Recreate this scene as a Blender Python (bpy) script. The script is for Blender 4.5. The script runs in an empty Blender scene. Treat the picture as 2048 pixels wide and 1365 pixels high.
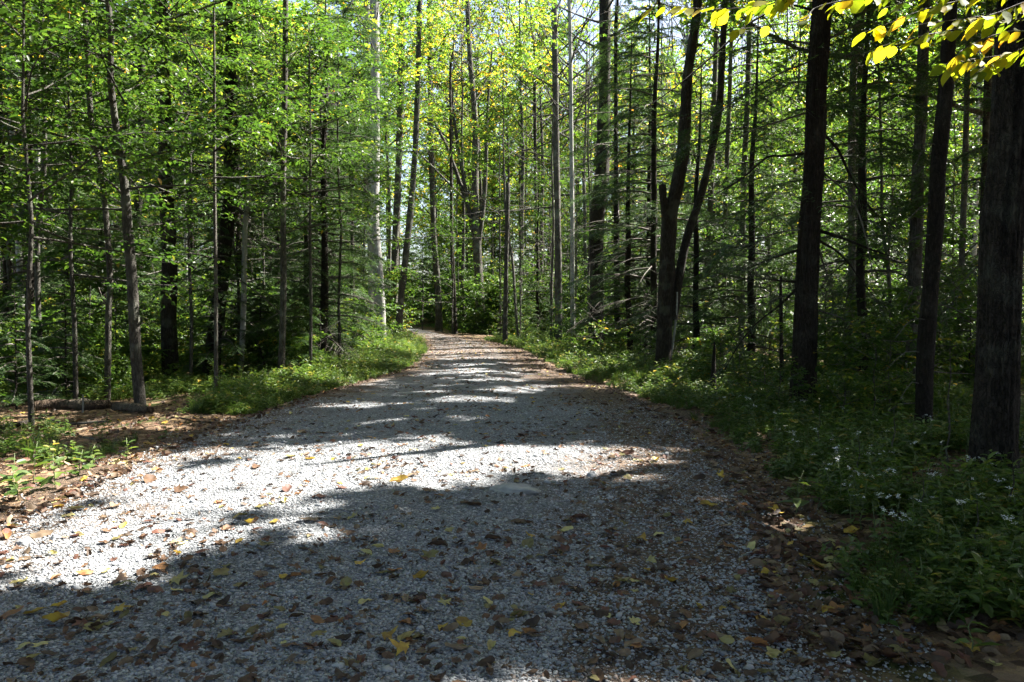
import bpy, math, random
import numpy as np
from mathutils import Vector, Matrix

# ------------------------------------------------------------------ camera, sky, sun, exposure
SC = bpy.context.scene
COL = SC.collection
F = 1479.0                       # focal length in pixels of the 2048 wide photograph
CAMZ = 1.4
HOR = 640.0
cam_d = bpy.data.cameras.new("camera"); cam = bpy.data.objects.new("camera", cam_d); COL.objects.link(cam)
cam_d.sensor_width = 36.0; cam_d.lens = F / 2048 * 36.0; cam_d.clip_start = 0.05; cam_d.clip_end = 900.0
cam.location = (0, 0, CAMZ)
PITCH = math.atan((682.5 - HOR) / F)
cam.rotation_euler = (math.pi / 2 - PITCH, 0, 0)
SC.camera = cam

SUN_AZ = math.radians(60)        # from +Y (view direction) towards +X (right)
SUN_EL = math.radians(50)
S = np.array([math.sin(SUN_AZ) * math.cos(SUN_EL), math.cos(SUN_AZ) * math.cos(SUN_EL), math.sin(SUN_EL)])
world = bpy.data.worlds.new("World"); SC.world = world; world.use_nodes = True
wn = world.node_tree.nodes; wl = world.node_tree.links
bg = wn["Background"]; sky = wn.new("ShaderNodeTexSky"); sky.sky_type = 'NISHITA'; sky.sun_disc = False
sky.sun_elevation = SUN_EL; sky.sun_rotation = SUN_AZ; sky.air_density = 1.0; sky.dust_density = 3.0; sky.ozone_density = 1.0
wl.new(sky.outputs[0], bg.inputs[0]); bg.inputs[1].default_value = 0.05
sun_d = bpy.data.lights.new("sun", 'SUN'); sun = bpy.data.objects.new("sun", sun_d); COL.objects.link(sun)
sun_d.energy = 5.0; sun_d.angle = math.radians(0.53); sun_d.color = (1.0, 0.955, 0.875)
sun.rotation_euler = Vector(S).to_track_quat('Z', 'Y').to_euler(); sun.location = (20, 10, 40)
SC.view_settings.view_transform = 'Standard'; SC.view_settings.look = 'None'
SC.view_settings.exposure = 2.8; SC.view_settings.gamma = 1.0; SC.view_settings.use_curve_mapping = False
cy = SC.cycles
cy.max_bounces = 6; cy.diffuse_bounces = 4; cy.glossy_bounces = 2; cy.transmission_bounces = 4; cy.transparent_max_bounces = 4
cy.use_adaptive_sampling = True; cy.adaptive_threshold = 0.015; cy.use_light_tree = False
cy.use_denoising = True; cy.denoiser = 'OPENIMAGEDENOISE'; cy.sample_clamp_indirect = 6.0
cy.caustics_reflective = False; cy.caustics_refractive = False

# ------------------------------------------------------------------ helpers
rng = np.random.default_rng(11)
random.seed(5)

def nrm(v):
    v = np.asarray(v, float)
    return v / np.maximum(np.linalg.norm(v, axis=-1, keepdims=True), 1e-9)

def hash2(ix, iy, seed):
    h = (ix.astype(np.int64) * 374761393 + iy.astype(np.int64) * 668265263 + seed * 1442695041) & 0xFFFFFFFF
    h = ((h ^ (h >> 13)) * 1274126177) & 0xFFFFFFFF
    return ((h ^ (h >> 16)) & 0xFFFFFF) / float(0xFFFFFF)

def vnoise(x, y, seed=0):
    x = np.asarray(x, float); y = np.asarray(y, float)
    ix = np.floor(x); iy = np.floor(y); fx = x - ix; fy = y - iy
    fx = fx * fx * (3 - 2 * fx); fy = fy * fy * (3 - 2 * fy)
    a = hash2(ix, iy, seed); b = hash2(ix + 1, iy, seed); c = hash2(ix, iy + 1, seed); d = hash2(ix + 1, iy + 1, seed)
    return (a * (1 - fx) + b * fx) * (1 - fy) + (c * (1 - fx) + d * fx) * fy

# road edges as functions of distance y
RY = np.array([-12, 0, 2.9, 4.2, 5.75, 8, 9.9, 12.2, 14.8, 17.3, 20.7, 27, 35, 46, 60, 72, 85, 97, 110, 125, 150])
RL = np.array([-3.4, -3.4, -3.5, -3.6, -3.75, -4.0, -4.0, -3.85, -3.8, -3.5, -3.1, -3.4, -4.1, -5.7, -8.2, -11, -15, -19.5, -26, -36, -60])
RR = np.array([1.4, 1.4, 1.45, 1.8, 2.1, 2.45, 2.5, 2.4, 2.1, 1.7, 1.3, 1.0, 0.4, -1.5, -4.9, -7.7, -11.4, -16, -22, -31, -54])
RZ = np.array([0, 0, 0, 0, 0, 0, 0, 0, 0, 0, 0, 0.0, 0.0, 0.1, 0.27, 0.4, 0.62, 1.1, 1.85, 2.8, 4.0])
def rl(y): return np.interp(y, RY, RL)
def rr(y): return np.interp(y, RY, RR)
def rz(y): return np.interp(y, RY, RZ)
def road_dist(x, y):
    "signed distance outside the road (negative inside)"
    return np.maximum(rl(y) - x, x - rr(y))

def H(x, y):
    x = np.asarray(x, float); y = np.asarray(y, float)
    d = road_dist(x, y); k = np.clip(d / 2.5, 0, 1); k = k * k * (3 - 2 * k)
    n = (vnoise(x * .45, y * .45, 3) - .5) * .26 + (vnoise(x * 1.4, y * 1.4, 4) - .5) * .09 + (vnoise(x * .12, y * .12, 5) - .5) * .5
    hill = np.clip(d - 14, 0, 200) * .02 + np.clip(y - 60, 0, 300) * .012
    near = np.clip(1 - np.abs(d - .9) / .9, 0, 1) * .05
    return rz(y) + k * (n + hill) + near - .035 * (1 - k)

def ground(px, py):
    "world point on the ground under a pixel of the photograph"
    dy = (HOR - py) / F; dx = (px - 1024.0) / F
    d = 2070.0 / max(py - HOR, 12.0)
    for _ in range(6):
        z = float(H(dx * d, d))
        d = max(1.0, min(150.0, (z - CAMZ) / dy)) if dy < -0.002 else d
    return np.array([dx * d, d, float(H(dx * d, d))])

def at(px, py, d):
    return np.array([(px - 1024.0) / F * d, d, CAMZ + (HOR - py) / F * d])

def to_px(P):
    P = np.atleast_2d(P); y = np.maximum(P[:, 1], .01)
    return 1024 + P[:, 0] / y * F, HOR - (P[:, 2] - CAMZ) / y * F

def mesh_np(name, V, Fc, mat=None, attrs=None, smooth=False):
    me = bpy.data.meshes.new(name)
    V = np.asarray(V, np.float32); Fc = np.asarray(Fc, np.int32)
    k = Fc.shape[1]
    me.vertices.add(len(V)); me.vertices.foreach_set('co', V.ravel())
    me.loops.add(Fc.size); me.loops.foreach_set('vertex_index', Fc.ravel())
    me.polygons.add(len(Fc)); me.polygons.foreach_set('loop_start', np.arange(0, Fc.size, k, dtype=np.int32))
    if smooth: me.polygons.foreach_set('use_smooth', np.ones(len(Fc), bool))
    for an, av in (attrs or {}).items():
        a = me.attributes.new(an, 'FLOAT', 'POINT'); a.data.foreach_set('value', np.asarray(av, np.float32))
    me.update(calc_edges=True)
    if mat: me.materials.append(mat)
    return me

def obj(name, me, parent=None, loc=None, rot=None, scl=None):
    o = bpy.data.objects.new(name, me); COL.objects.link(o)
    if parent is not None: o.parent = parent
    if loc is not None: o.location = [float(v) for v in loc]
    if rot is not None: o.rotation_euler = rot
    if scl is not None: o.scale = (scl,) * 3 if np.isscalar(scl) else scl
    return o

def tag(o, label=None, cat=None, group=None, kind=None):
    if label: o['label'] = label
    if cat: o['category'] = cat
    if group: o['group'] = group
    if kind: o['kind'] = kind
    return o

def thing(name, label, cat, loc, rotz=0.0, scl=1.0, group=None):
    o = obj(name, None, None, loc, (0, 0, rotz), scl)
    o.empty_display_size = .1
    return tag(o, label, cat, group)

def smooth_path(P, step):
    P = np.asarray(P, float)
    Q = np.vstack([2 * P[0] - P[1], P, 2 * P[-1] - P[-2]])
    out = []
    for i in range(1, len(Q) - 2):
        n = max(2, int(np.linalg.norm(Q[i + 1] - Q[i]) / step))
        t = np.linspace(0, 1, n, endpoint=False)[:, None]
        out.append(.5 * ((2 * Q[i]) + (-Q[i - 1] + Q[i + 1]) * t + (2 * Q[i - 1] - 5 * Q[i] + 4 * Q[i + 1] - Q[i + 2]) * t ** 2 + (-Q[i - 1] + 3 * Q[i] - 3 * Q[i + 1] + Q[i + 2]) * t ** 3))
    out.append(P[-1:])
    return np.vstack(out)

def tube(P, R, n=8, ridge=0.0, flare=0.0, seed=0):
    "tapered tube along P with radii R; ridge = bark relief, flare = root swelling"
    P = np.asarray(P, float); R = np.asarray(R, float); m = len(P)
    T = nrm(np.gradient(P, axis=0))
    ref = np.array([1.0, 0, 0]) if abs(T[0][0]) < .8 else np.array([0, 1.0, 0])
    A = nrm(np.cross(T, ref)); B = np.cross(T, A)
    a = np.linspace(0, 2 * np.pi, n, endpoint=False)
    s = np.concatenate([[0], np.cumsum(np.linalg.norm(np.diff(P, axis=0), axis=1))])
    rad = R[:, None] * np.ones((m, n))
    if ridge:
        zz = np.repeat(s[:, None], n, 1); aa = np.repeat(a[None], m, 0)
        k = max(5, n // 3)
        rad = rad * (1 + ridge * (vnoise(np.cos(aa) * k * .55 + 9, np.sin(aa) * k * .55 + zz * 1.1, seed) - .5) * 2
                     + ridge * .8 * (vnoise(aa * 1.5 * k / 6, zz * 5, seed + 1) - .5) + .05 * np.sin(aa * 2 + zz * .7 + seed))
    if flare:
        zz = np.repeat(s[:, None], n, 1); aa = np.repeat(a[None], m, 0)
        rad = rad * (1 + flare * np.exp(-zz / (R[0] * 1.6)) * (.75 + .55 * np.sin(aa * 4 + seed) + .3 * np.sin(aa * 7 + seed * 2)))
    V = P[:, None, :] + rad[:, :, None] * (np.cos(a)[None, :, None] * A[:, None, :] + np.sin(a)[None, :, None] * B[:, None, :])
    V = V.reshape(-1, 3)
    i = np.arange(m - 1)[:, None] * n; j = np.arange(n)[None]; j2 = (j + 1) % n
    Fq = np.stack([i + j, i + j2, i + n + j2, i + n + j], -1).reshape(-1, 4)
    V = np.vstack([V, P[-1:] + T[-1:] * R[-1] * .4])
    tip = len(V) - 1; b = (m - 1) * n
    cap = np.stack([b + j[0], b + j2[0], np.full(n, tip), np.full(n, tip)], -1)
    return V, Fq, cap

class Geo:
    def __init__(s): s.V = []; s.F = []; s.n = 0
    def add(s, V, Fq): s.V.append(V); s.F.append(Fq + s.n); s.n += len(V)
    def tube(s, P, R, n=6, **k):
        V, Fq, cap = tube(P, R, n, **k); s.add(V, Fq)
    def limbs(s, name, mat): return Limbs(s.V, s.F, name, mat)
    def mesh(s, name, mat, smooth=True): return mesh_np(name, np.vstack(s.V), np.vstack(s.F), mat, smooth=smooth)

class Limbs:
    "the branches of a crown; a copy can leave off those that would bar a sunbeam"
    def __init__(s, V, Fq, name, mat):
        s.name, s.mat = name, mat; s.V = np.vstack(V); s.F = np.vstack(Fq); s.id = np.concatenate([np.full(len(v), k) for k, v in enumerate(V)]); s.me = mesh_np(name, s.V, s.F, mat, smooth=True)
    def cut(s, bad):
        if not bad.any(): return s.me
        gone = np.zeros(s.id.max() + 1, bool); gone[s.id[bad]] = True
        kf = ~gone[s.id[s.F[:, 0]]]
        return mesh_np(s.name, s.V, s.F[kf], s.mat, smooth=True) if len(np.unique(s.id[s.F[kf][:, 0]])) > 24 else None

# ------------------------------------------------------------------ materials
def newmat(name):
    m = bpy.data.materials.new(name); m.use_nodes = True
    nt = m.node_tree; nt.nodes.clear()
    return m, nt.nodes, nt.links

def ramp(nodes, stops, interp='LINEAR'):
    r = nodes.new('ShaderNodeValToRGB'); r.color_ramp.interpolation = interp
    el = r.color_ramp.elements
    while len(el) < len(stops): el.new(.5)
    for e, (p, c) in zip(el, stops): e.position = p; e.color = (*c, 1)
    return r

def leaf_mat(name, stops, trans=.5, tgain=1.6, rough=.45, objvar=.09, use_attr=True, ttint=(1.0, 1.0, .55)):
    m, n, l = newmat(name)
    out = n.new('ShaderNodeOutputMaterial')
    oi = n.new('ShaderNodeObjectInfo')
    if use_attr:
        at_ = n.new('ShaderNodeAttribute'); at_.attribute_name = 'tint'; src = at_.outputs['Fac']
        mul = n.new('ShaderNodeMath'); mul.operation = 'MULTIPLY_ADD'; l.new(oi.outputs['Random'], mul.inputs[0]); mul.inputs[1].default_value = objvar * 2
        ad = n.new('ShaderNodeMath'); ad.operation = 'SUBTRACT'; l.new(src, ad.inputs[0]); ad.inputs[1].default_value = objvar
        l.new(ad.outputs[0], mul.inputs[2]); src = mul.outputs[0]
    else:
        src = oi.outputs['Random']
    r = ramp(n, stops); l.new(src, r.inputs[0])
    no = n.new('ShaderNodeTexNoise'); no.inputs['Scale'].default_value = 40; no.inputs['Detail'].default_value = 3
    tc = n.new('ShaderNodeTexCoord'); l.new(tc.outputs['Object'], no.inputs['Vector'])
    mx = n.new('ShaderNodeMixRGB'); mx.blend_type = 'MULTIPLY'; mx.inputs[0].default_value = .5
    nr = ramp(n, [(.3, (.6, .6, .6)), (.7, (1.25, 1.25, 1.25))]); l.new(no.outputs[0], nr.inputs[0])
    l.new(r.outputs[0], mx.inputs[1]); l.new(nr.outputs[0], mx.inputs[2])
    p = n.new('ShaderNodeBsdfPrincipled'); l.new(mx.outputs[0], p.inputs['Base Color']); p.inputs['Roughness'].default_value = rough
    p.inputs['Specular IOR Level'].default_value = .35
    tcx = n.new('ShaderNodeMixRGB'); tcx.blend_type = 'MULTIPLY'; tcx.inputs[0].default_value = 1
    tcx.inputs[2].default_value = (tgain * ttint[0], tgain * ttint[1], tgain * ttint[2], 1); l.new(mx.outputs[0], tcx.inputs[1])
    t = n.new('ShaderNodeBsdfTranslucent'); l.new(tcx.outputs[0], t.inputs['Color'])
    ms = n.new('ShaderNodeMixShader'); ms.inputs[0].default_value = trans
    l.new(p.outputs[0], ms.inputs[1]); l.new(t.outputs[0], ms.inputs[2]); l.new(ms.outputs[0], out.inputs[0])
    return m

GREEN = [(0, (.022, .05, .009)), (.35, (.05, .105, .016)), (.62, (.09, .155, .02)), (.8, (.17, .2, .025)), (.92, (.38, .3, .03)), (1, (.45, .2, .03))]
M_LEAF = leaf_mat('broadleaf_foliage', GREEN, .55, 2.3)
M_UND = leaf_mat('understory_foliage', [(0, (.016, .038, .009)), (.45, (.033, .072, .013)), (.8, (.07, .115, .018)), (.95, (.16, .17, .03)), (1, (.3, .2, .03))], .48, 2.0)
M_HEM = leaf_mat('hemlock_needles', [(0, (.018, .042, .014)), (.5, (.035, .075, .022)), (1, (.075, .125, .03))], .35, 1.5, .5, ttint=(1, 1, .7))
M_HERB = leaf_mat('herb_foliage', [(0, (.03, .07, .014)), (.5, (.06, .108, .024)), (.8, (.11, .15, .035)), (.95, (.22, .2, .05)), (1, (.28, .2, .05))], .42, 1.7)
M_GRASS = leaf_mat('grass_blades', [(0, (.022, .052, .01)), (.6, (.055, .1, .022)), (1, (.17, .17, .06))], .42, 1.5)
M_BEECH = leaf_mat('yellowing_beech_leaf', [(0, (.1, .16, .012)), (.4, (.21, .24, .012)), (.78, (.34, .32, .012)), (.95, (.42, .3, .02)), (1, (.45, .22, .03))], .68, 1.8, .65, use_attr=False, ttint=(1, 1, .5))

def bark_mat(name, c0, c1, c2, vscale=5.0, bump=.5, lichen=.0, rough=.9, smoothbark=False):
    m, n, l = newmat(name)
    out = n.new('ShaderNodeOutputMaterial'); p = n.new('ShaderNodeBsdfPrincipled'); l.new(p.outputs[0], out.inputs[0])
    tc = n.new('ShaderNodeTexCoord'); mp = n.new('ShaderNodeMapping'); l.new(tc.outputs['Object'], mp.inputs[0])
    mp.inputs['Scale'].default_value = (1, 1, .22 if not smoothbark else .8)
    nd = n.new('ShaderNodeTexNoise'); nd.inputs['Scale'].default_value = 9; nd.inputs['Detail'].default_value = 4; l.new(tc.outputs['Object'], nd.inputs[0])
    vm = n.new('ShaderNodeVectorMath'); vm.operation = 'MULTIPLY_ADD'; vm.inputs[1].default_value = (.14, .14, .14); l.new(nd.outputs['Color'], vm.inputs[0]); l.new(mp.outputs[0], vm.inputs[2])
    n1 = n.new('ShaderNodeTexNoise'); n1.inputs['Scale'].default_value = vscale * 5; n1.inputs['Detail'].default_value = 8; n1.inputs['Roughness'].default_value = .65; l.new(mp.outputs[0], n1.inputs[0])
    vo = n.new('ShaderNodeTexVoronoi'); vo.feature = 'DISTANCE_TO_EDGE'; vo.inputs['Scale'].default_value = vscale * 4
    l.new(vm.outputs[0], vo.inputs['Vector'])
    n2 = n.new('ShaderNodeTexNoise'); n2.inputs['Scale'].default_value = 2.2; n2.inputs['Detail'].default_value = 5; l.new(tc.outputs['Object'], n2.inputs[0])
    r1 = ramp(n, [(.3, c0), (.5, c1), (.72, c2)]); l.new(n1.outputs[0], r1.inputs[0])
    mx = n.new('ShaderNodeMixRGB'); mx.blend_type = 'MULTIPLY'; mx.inputs[0].default_value = .6 if not smoothbark else .2
    rv = ramp(n, [(0, (.35, .33, .3)), (.12, (1, 1, 1))]); l.new(vo.outputs[0], rv.inputs[0]); l.new(r1.outputs[0], mx.inputs[1]); l.new(rv.outputs[0], mx.inputs[2])
    rl_ = ramp(n, [(.52, (0, 0, 0)), (.62, (1, 1, 1))]); l.new(n2.outputs[0], rl_.inputs[0])
    ml = n.new('ShaderNodeMath'); ml.operation = 'MULTIPLY'; ml.inputs[1].default_value = lichen; l.new(rl_.outputs[0], ml.inputs[0])
    mx2 = n.new('ShaderNodeMixRGB'); l.new(ml.outputs[0], mx2.inputs[0]); l.new(mx.outputs[0], mx2.inputs[1]); mx2.inputs[2].default_value = (.26, .28, .22, 1)
    oi = n.new('ShaderNodeObjectInfo'); hs = n.new('ShaderNodeHueSaturation'); mr = n.new('ShaderNodeMapRange'); mr.inputs[3].default_value = .75; mr.inputs[4].default_value = 1.25
    l.new(oi.outputs['Random'], mr.inputs[0]); l.new(mr.outputs[0], hs.inputs['Value']); l.new(mx2.outputs[0], hs.inputs['Color'])
    l.new(hs.outputs[0], p.inputs['Base Color']); p.inputs['Roughness'].default_value = rough; p.inputs['Specular IOR Level'].default_value = .2
    ad = n.new('ShaderNodeMath'); ad.operation = 'ADD'; l.new(n1.outputs[0], ad.inputs[0]); l.new(rv.outputs[0], ad.inputs[1])
    b = n.new('ShaderNodeBump'); b.inputs['Strength'].default_value = bump; b.inputs['Distance'].default_value = .03; l.new(ad.outputs[0], b.inputs['Height']); l.new(b.outputs[0], p.inputs['Normal'])
    return m

M_BDARK = bark_mat('dark_furrowed_bark', (.014, .011, .009), (.034, .028, .022), (.075, .062, .05), 8, 1.0, .16)
M_BHEM = bark_mat('hemlock_bark', (.013, .010, .008), (.024, .019, .015), (.05, .04, .033), 9, 1.0, .06)
M_BGREY = bark_mat('grey_lichened_bark', (.03, .027, .022), (.068, .062, .053), (.14, .132, .117), 7, .7, .3)
M_BPALE = bark_mat('pale_smooth_bark', (.15, .145, .135), (.25, .245, .232), (.36, .355, .335), 1.6, .25, .3, smoothbark=True)
M_TWIG = bark_mat('dead_twig_bark', (.04, .034, .028), (.085, .075, .064), (.16, .145, .13), 8, .2, .3)

def ground_mat():
    m, n, l = newmat('forest_floor_litter')
    out = n.new('ShaderNodeOutputMaterial'); p = n.new('ShaderNodeBsdfPrincipled'); l.new(p.outputs[0], out.inputs[0])
    tc = n.new('ShaderNodeTexCoord')
    vo = n.new('ShaderNodeTexVoronoi'); vo.inputs['Scale'].default_value = 14; vo.inputs['Randomness'].default_value = 1; l.new(tc.outputs['Object'], vo.inputs['Vector'])
    sep = n.new('ShaderNodeSeparateColor'); l.new(vo.outputs['Color'], sep.inputs[0])
    r = ramp(n, [(0, (.05, .032, .02)), (.3, (.1, .065, .04)), (.6, (.16, .105, .065)), (.85, (.21, .15, .1)), (1, (.26, .17, .08))]); l.new(sep.outputs[0], r.inputs[0])
    no = n.new('ShaderNodeTexNoise'); no.inputs['Scale'].default_value = .8; no.inputs['Detail'].default_value = 6; l.new(tc.outputs['Object'], no.inputs[0])
    rm = ramp(n, [(.56, (0, 0, 0)), (.66, (1, 1, 1))]); l.new(no.outputs[0], rm.inputs[0])
    mx = n.new('ShaderNodeMixRGB'); l.new(rm.outputs[0], mx.inputs[0]); l.new(r.outputs[0], mx.inputs[1]); mx.inputs[2].default_value = (.045, .07, .015, 1)
    n2 = n.new('ShaderNodeTexNoise'); n2.inputs['Scale'].default_value = 60; n2.inputs['Detail'].default_value = 4; l.new(tc.outputs['Object'], n2.inputs[0])
    l.new(mx.outputs[0], p.inputs['Base Color']); p.inputs['Roughness'].default_value = .95; p.inputs['Specular IOR Level'].default_value = .15
    ad = n.new('ShaderNodeMath'); ad.operation = 'ADD'; l.new(sep.outputs[1], ad.inputs[0]); l.new(n2.outputs[0], ad.inputs[1])
    b = n.new('ShaderNodeBump'); b.inputs['Strength'].default_value = .8; b.inputs['Distance'].default_value = .03; l.new(ad.outputs[0], b.inputs['Height']); l.new(b.outputs[0], p.inputs['Normal'])
    return m
M_GROUND = ground_mat()

def road_mat():
    m, n, l = newmat('crushed_grey_gravel')
    out = n.new('ShaderNodeOutputMaterial'); p = n.new('ShaderNodeBsdfPrincipled'); l.new(p.outputs[0], out.inputs[0])
    tc = n.new('ShaderNodeTexCoord')
    v1 = n.new('ShaderNodeTexVoronoi'); v1.inputs['Scale'].default_value = 42; l.new(tc.outputs['Object'], v1.inputs['Vector'])
    v2 = n.new('ShaderNodeTexVoronoi'); v2.feature = 'DISTANCE_TO_EDGE'; v2.inputs['Scale'].default_value = 42; l.new(tc.outputs['Object'], v2.inputs['Vector'])
    v3 = n.new('ShaderNodeTexVoronoi'); v3.inputs['Scale'].default_value = 110; l.new(tc.outputs['Object'], v3.inputs['Vector'])
    sep = n.new('ShaderNodeSeparateColor'); l.new(v1.outputs['Color'], sep.inputs[0])
    sep3 = n.new('ShaderNodeSeparateColor'); l.new(v3.outputs['Color'], sep3.inputs[0])
    av = n.new('ShaderNodeMath'); av.operation = 'MULTIPLY_ADD'; av.inputs[1].default_value = .5; l.new(sep3.outputs[0], av.inputs[0])
    hf = n.new('ShaderNodeMath'); hf.operation = 'MULTIPLY'; hf.inputs[1].default_value = .5; l.new(sep.outputs[0], hf.inputs[0]); l.new(hf.outputs[0], av.inputs[2])
    r = ramp(n, [(.1, (.1, .105, .112)), (.5, (.2, .21, .222)), (.9, (.36, .37, .385))]); l.new(av.outputs[0], r.inputs[0])
    re = ramp(n, [(0, (.3, .29, .28)), (.15, (1, 1, 1))]); l.new(v2.outputs[0], re.inputs[0])
    mu = n.new('ShaderNodeMixRGB'); mu.blend_type = 'MULTIPLY'; mu.inputs[0].default_value = .7; l.new(r.outputs[0], mu.inputs[1]); l.new(re.outputs[0], mu.inputs[2])
    # soil and rotted leaves worked into the edges (attribute = distance from edge, with patches)
    at_ = n.new('ShaderNodeAttribute'); at_.attribute_name = 'edge'
    no = n.new('ShaderNodeTexNoise'); no.inputs['Scale'].default_value = 1.6; no.inputs['Detail'].default_value = 8; no.inputs['Roughness'].default_value = .7; l.new(tc.outputs['Object'], no.inputs[0])
    su = n.new('ShaderNodeMath'); su.operation = 'MULTIPLY_ADD'; l.new(no.outputs[0], su.inputs[0]); su.inputs[1].default_value = 1.3; l.new(at_.outputs['Fac'], su.inputs[2])
    rs = ramp(n, [(.92, (0, 0, 0)), (1.0, (1, 1, 1))]); 
    half = n.new('ShaderNodeMath'); half.operation = 'MULTIPLY'; half.inputs[1].default_value = .7; l.new(su.outputs[0], half.inputs[0]); l.new(half.outputs[0], rs.inputs[0])
    rs.color_ramp.elements[0].position = .55; rs.color_ramp.elements[1].position = .85
    so = ramp(n, [(0, (.045, .03, .02)), (.5, (.1, .068, .045)), (1, (.17, .11, .07))]); l.new(sep.outputs[1], so.inputs[0])
    mx = n.new('ShaderNodeMixRGB'); l.new(rs.outputs[0], mx.inputs[0]); l.new(mu.outputs[0], mx.inputs[1]); l.new(so.outputs[0], mx.inputs[2])
    l.new(mx.outputs[0], p.inputs['Base Color']); p.inputs['Roughness'].default_value = .85; p.inputs['Specular IOR Level'].default_value = .3
    ad = n.new('ShaderNodeMath'); ad.operation = 'ADD'; l.new(re.outputs[0], ad.inputs[0]); l.new(sep3.outputs[1], ad.inputs[1])
    b = n.new('ShaderNodeBump'); b.inputs['Strength'].default_value = 1; b.inputs['Distance'].default_value = .012; l.new(ad.outputs[0], b.inputs['Height']); l.new(b.outputs[0], p.inputs['Normal'])
    return m
M_ROAD = road_mat()

def stone_mat(name, stops):
    m, n, l = newmat(name)
    out = n.new('ShaderNodeOutputMaterial'); p = n.new('ShaderNodeBsdfPrincipled'); l.new(p.outputs[0], out.inputs[0])
    oi = n.new('ShaderNodeObjectInfo'); r = ramp(n, stops); l.new(oi.outputs['Random'], r.inputs[0])
    tc = n.new('ShaderNodeTexCoord'); no = n.new('ShaderNodeTexNoise'); no.inputs['Scale'].default_value = 12; no.inputs['Detail'].default_value = 6; l.new(tc.outputs['Object'], no.inputs[0])
    nr = ramp(n, [(.3, (.7, .7, .7)), (.7, (1.15, 1.15, 1.15))]); l.new(no.outputs[0], nr.inputs[0])
    mx = n.new('ShaderNodeMixRGB'); mx.blend_type = 'MULTIPLY'; mx.inputs[0].default_value = 1; l.new(r.outputs[0], mx.inputs[1]); l.new(nr.outputs[0], mx.inputs[2])
    l.new(mx.outputs[0], p.inputs['Base Color']); p.inputs['Roughness'].default_value = .8; p.inputs['Specular IOR Level'].default_value = .3
    return m
M_STONE = stone_mat('grey_crushed_stone', [(0, (.14, .145, .152)), (.4, (.25, .258, .27)), (.75, (.33, .34, .352)), (.93, (.42, .43, .44)), (.96, (.3, .25, .22)), (1, (.2, .17, .15))])
M_ROCK = stone_mat('weathered_pale_rock', [(0, (.3, .3, .29)), (1, (.36, .36, .35))])

def dead_leaf_mat(name, col, col2, trans=.25, spots=.4):
    m, n, l = newmat(name)
    out = n.new('ShaderNodeOutputMaterial'); p = n.new('ShaderNodeBsdfPrincipled')
    oi = n.new('ShaderNodeObjectInfo'); tc = n.new('ShaderNodeTexCoord')
    no = n.new('ShaderNodeTexNoise'); no.inputs['Scale'].default_value = 2.2; no.inputs['Detail'].default_value = 6; no.inputs['Roughness'].default_value = .7
    off = n.new('ShaderNodeVectorMath'); off.operation = 'ADD'; l.new(tc.outputs['Object'], off.inputs[0]); l.new(oi.outputs['Location'], off.inputs[1]); l.new(off.outputs[0], no.inputs[0])
    r = ramp(n, [(.42, col), (.66, col2)]); l.new(no.outputs[0], r.inputs[0])
    hs = n.new('ShaderNodeHueSaturation'); mr = n.new('ShaderNodeMapRange'); mr.inputs[3].default_value = .7; mr.inputs[4].default_value = 1.3
    l.new(oi.outputs['Random'], mr.inputs[0]); l.new(mr.outputs[0], hs.inputs['Value']); l.new(r.outputs[0], hs.inputs['Color'])
    l.new(hs.outputs[0], p.inputs['Base Color']); p.inputs['Roughness'].default_value = .6; p.inputs['Specular IOR Level'].default_value = .3
    t = n.new('ShaderNodeBsdfTranslucent'); l.new(hs.outputs[0], t.inputs['Color'])
    ms = n.new('ShaderNodeMixShader'); ms.inputs[0].default_value = trans
    l.new(p.outputs[0], ms.inputs[1]); l.new(t.outputs[0], ms.inputs[2]); l.new(ms.outputs[0], out.inputs[0])
    return m
LEAFCOL = {
    'golden yellow': dead_leaf_mat('golden_fallen_leaf', (.46, .33, .05), (.3, .17, .05)),
    'pale yellow': dead_leaf_mat('pale_yellow_fallen_leaf', (.44, .4, .17), (.34, .28, .11)),
    'orange': dead_leaf_mat('orange_fallen_leaf', (.3, .15, .055), (.17, .08, .04)),
    'russet': dead_leaf_mat('russet_fallen_leaf', (.14, .062, .042), (.085, .045, .034)),
    'tan': dead_leaf_mat('tan_fallen_leaf', (.23, .165, .105), (.13, .09, .06)),
    'brown': dead_leaf_mat('brown_fallen_leaf', (.13, .075, .042), (.07, .04, .025)),
    'dull olive': dead_leaf_mat('olive_fallen_leaf', (.2, .18, .07), (.13, .1, .045)),
    'dark rotted': dead_leaf_mat('dark_rotted_leaf', (.05, .033, .024), (.085, .055, .035)),
}
def plain_mat(name, col, rough=.7):
    m, n, l = newmat(name)
    out = n.new('ShaderNodeOutputMaterial'); p = n.new('ShaderNodeBsdfPrincipled'); l.new(p.outputs[0], out.inputs[0])
    tc = n.new('ShaderNodeTexCoord'); no = n.new('ShaderNodeTexNoise'); no.inputs['Scale'].default_value = 25; l.new(tc.outputs['Object'], no.inputs[0])
    r = ramp(n, [(.3, tuple(c * .75 for c in col)), (.7, col)]); l.new(no.outputs[0], r.inputs[0]); l.new(r.outputs[0], p.inputs['Base Color']); p.inputs['Roughness'].default_value = rough
    return m
M_PETAL = plain_mat('white_petals', (.8, .8, .78)); M_DISC = plain_mat('flower_disc', (.35, .22, .03)); M_STEM = plain_mat('green_stem', (.09, .12, .04))
M_ROT = bark_mat('rotten_wood', (.035, .026, .02), (.085, .06, .042), (.16, .115, .08), 4, .8, .15)

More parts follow.
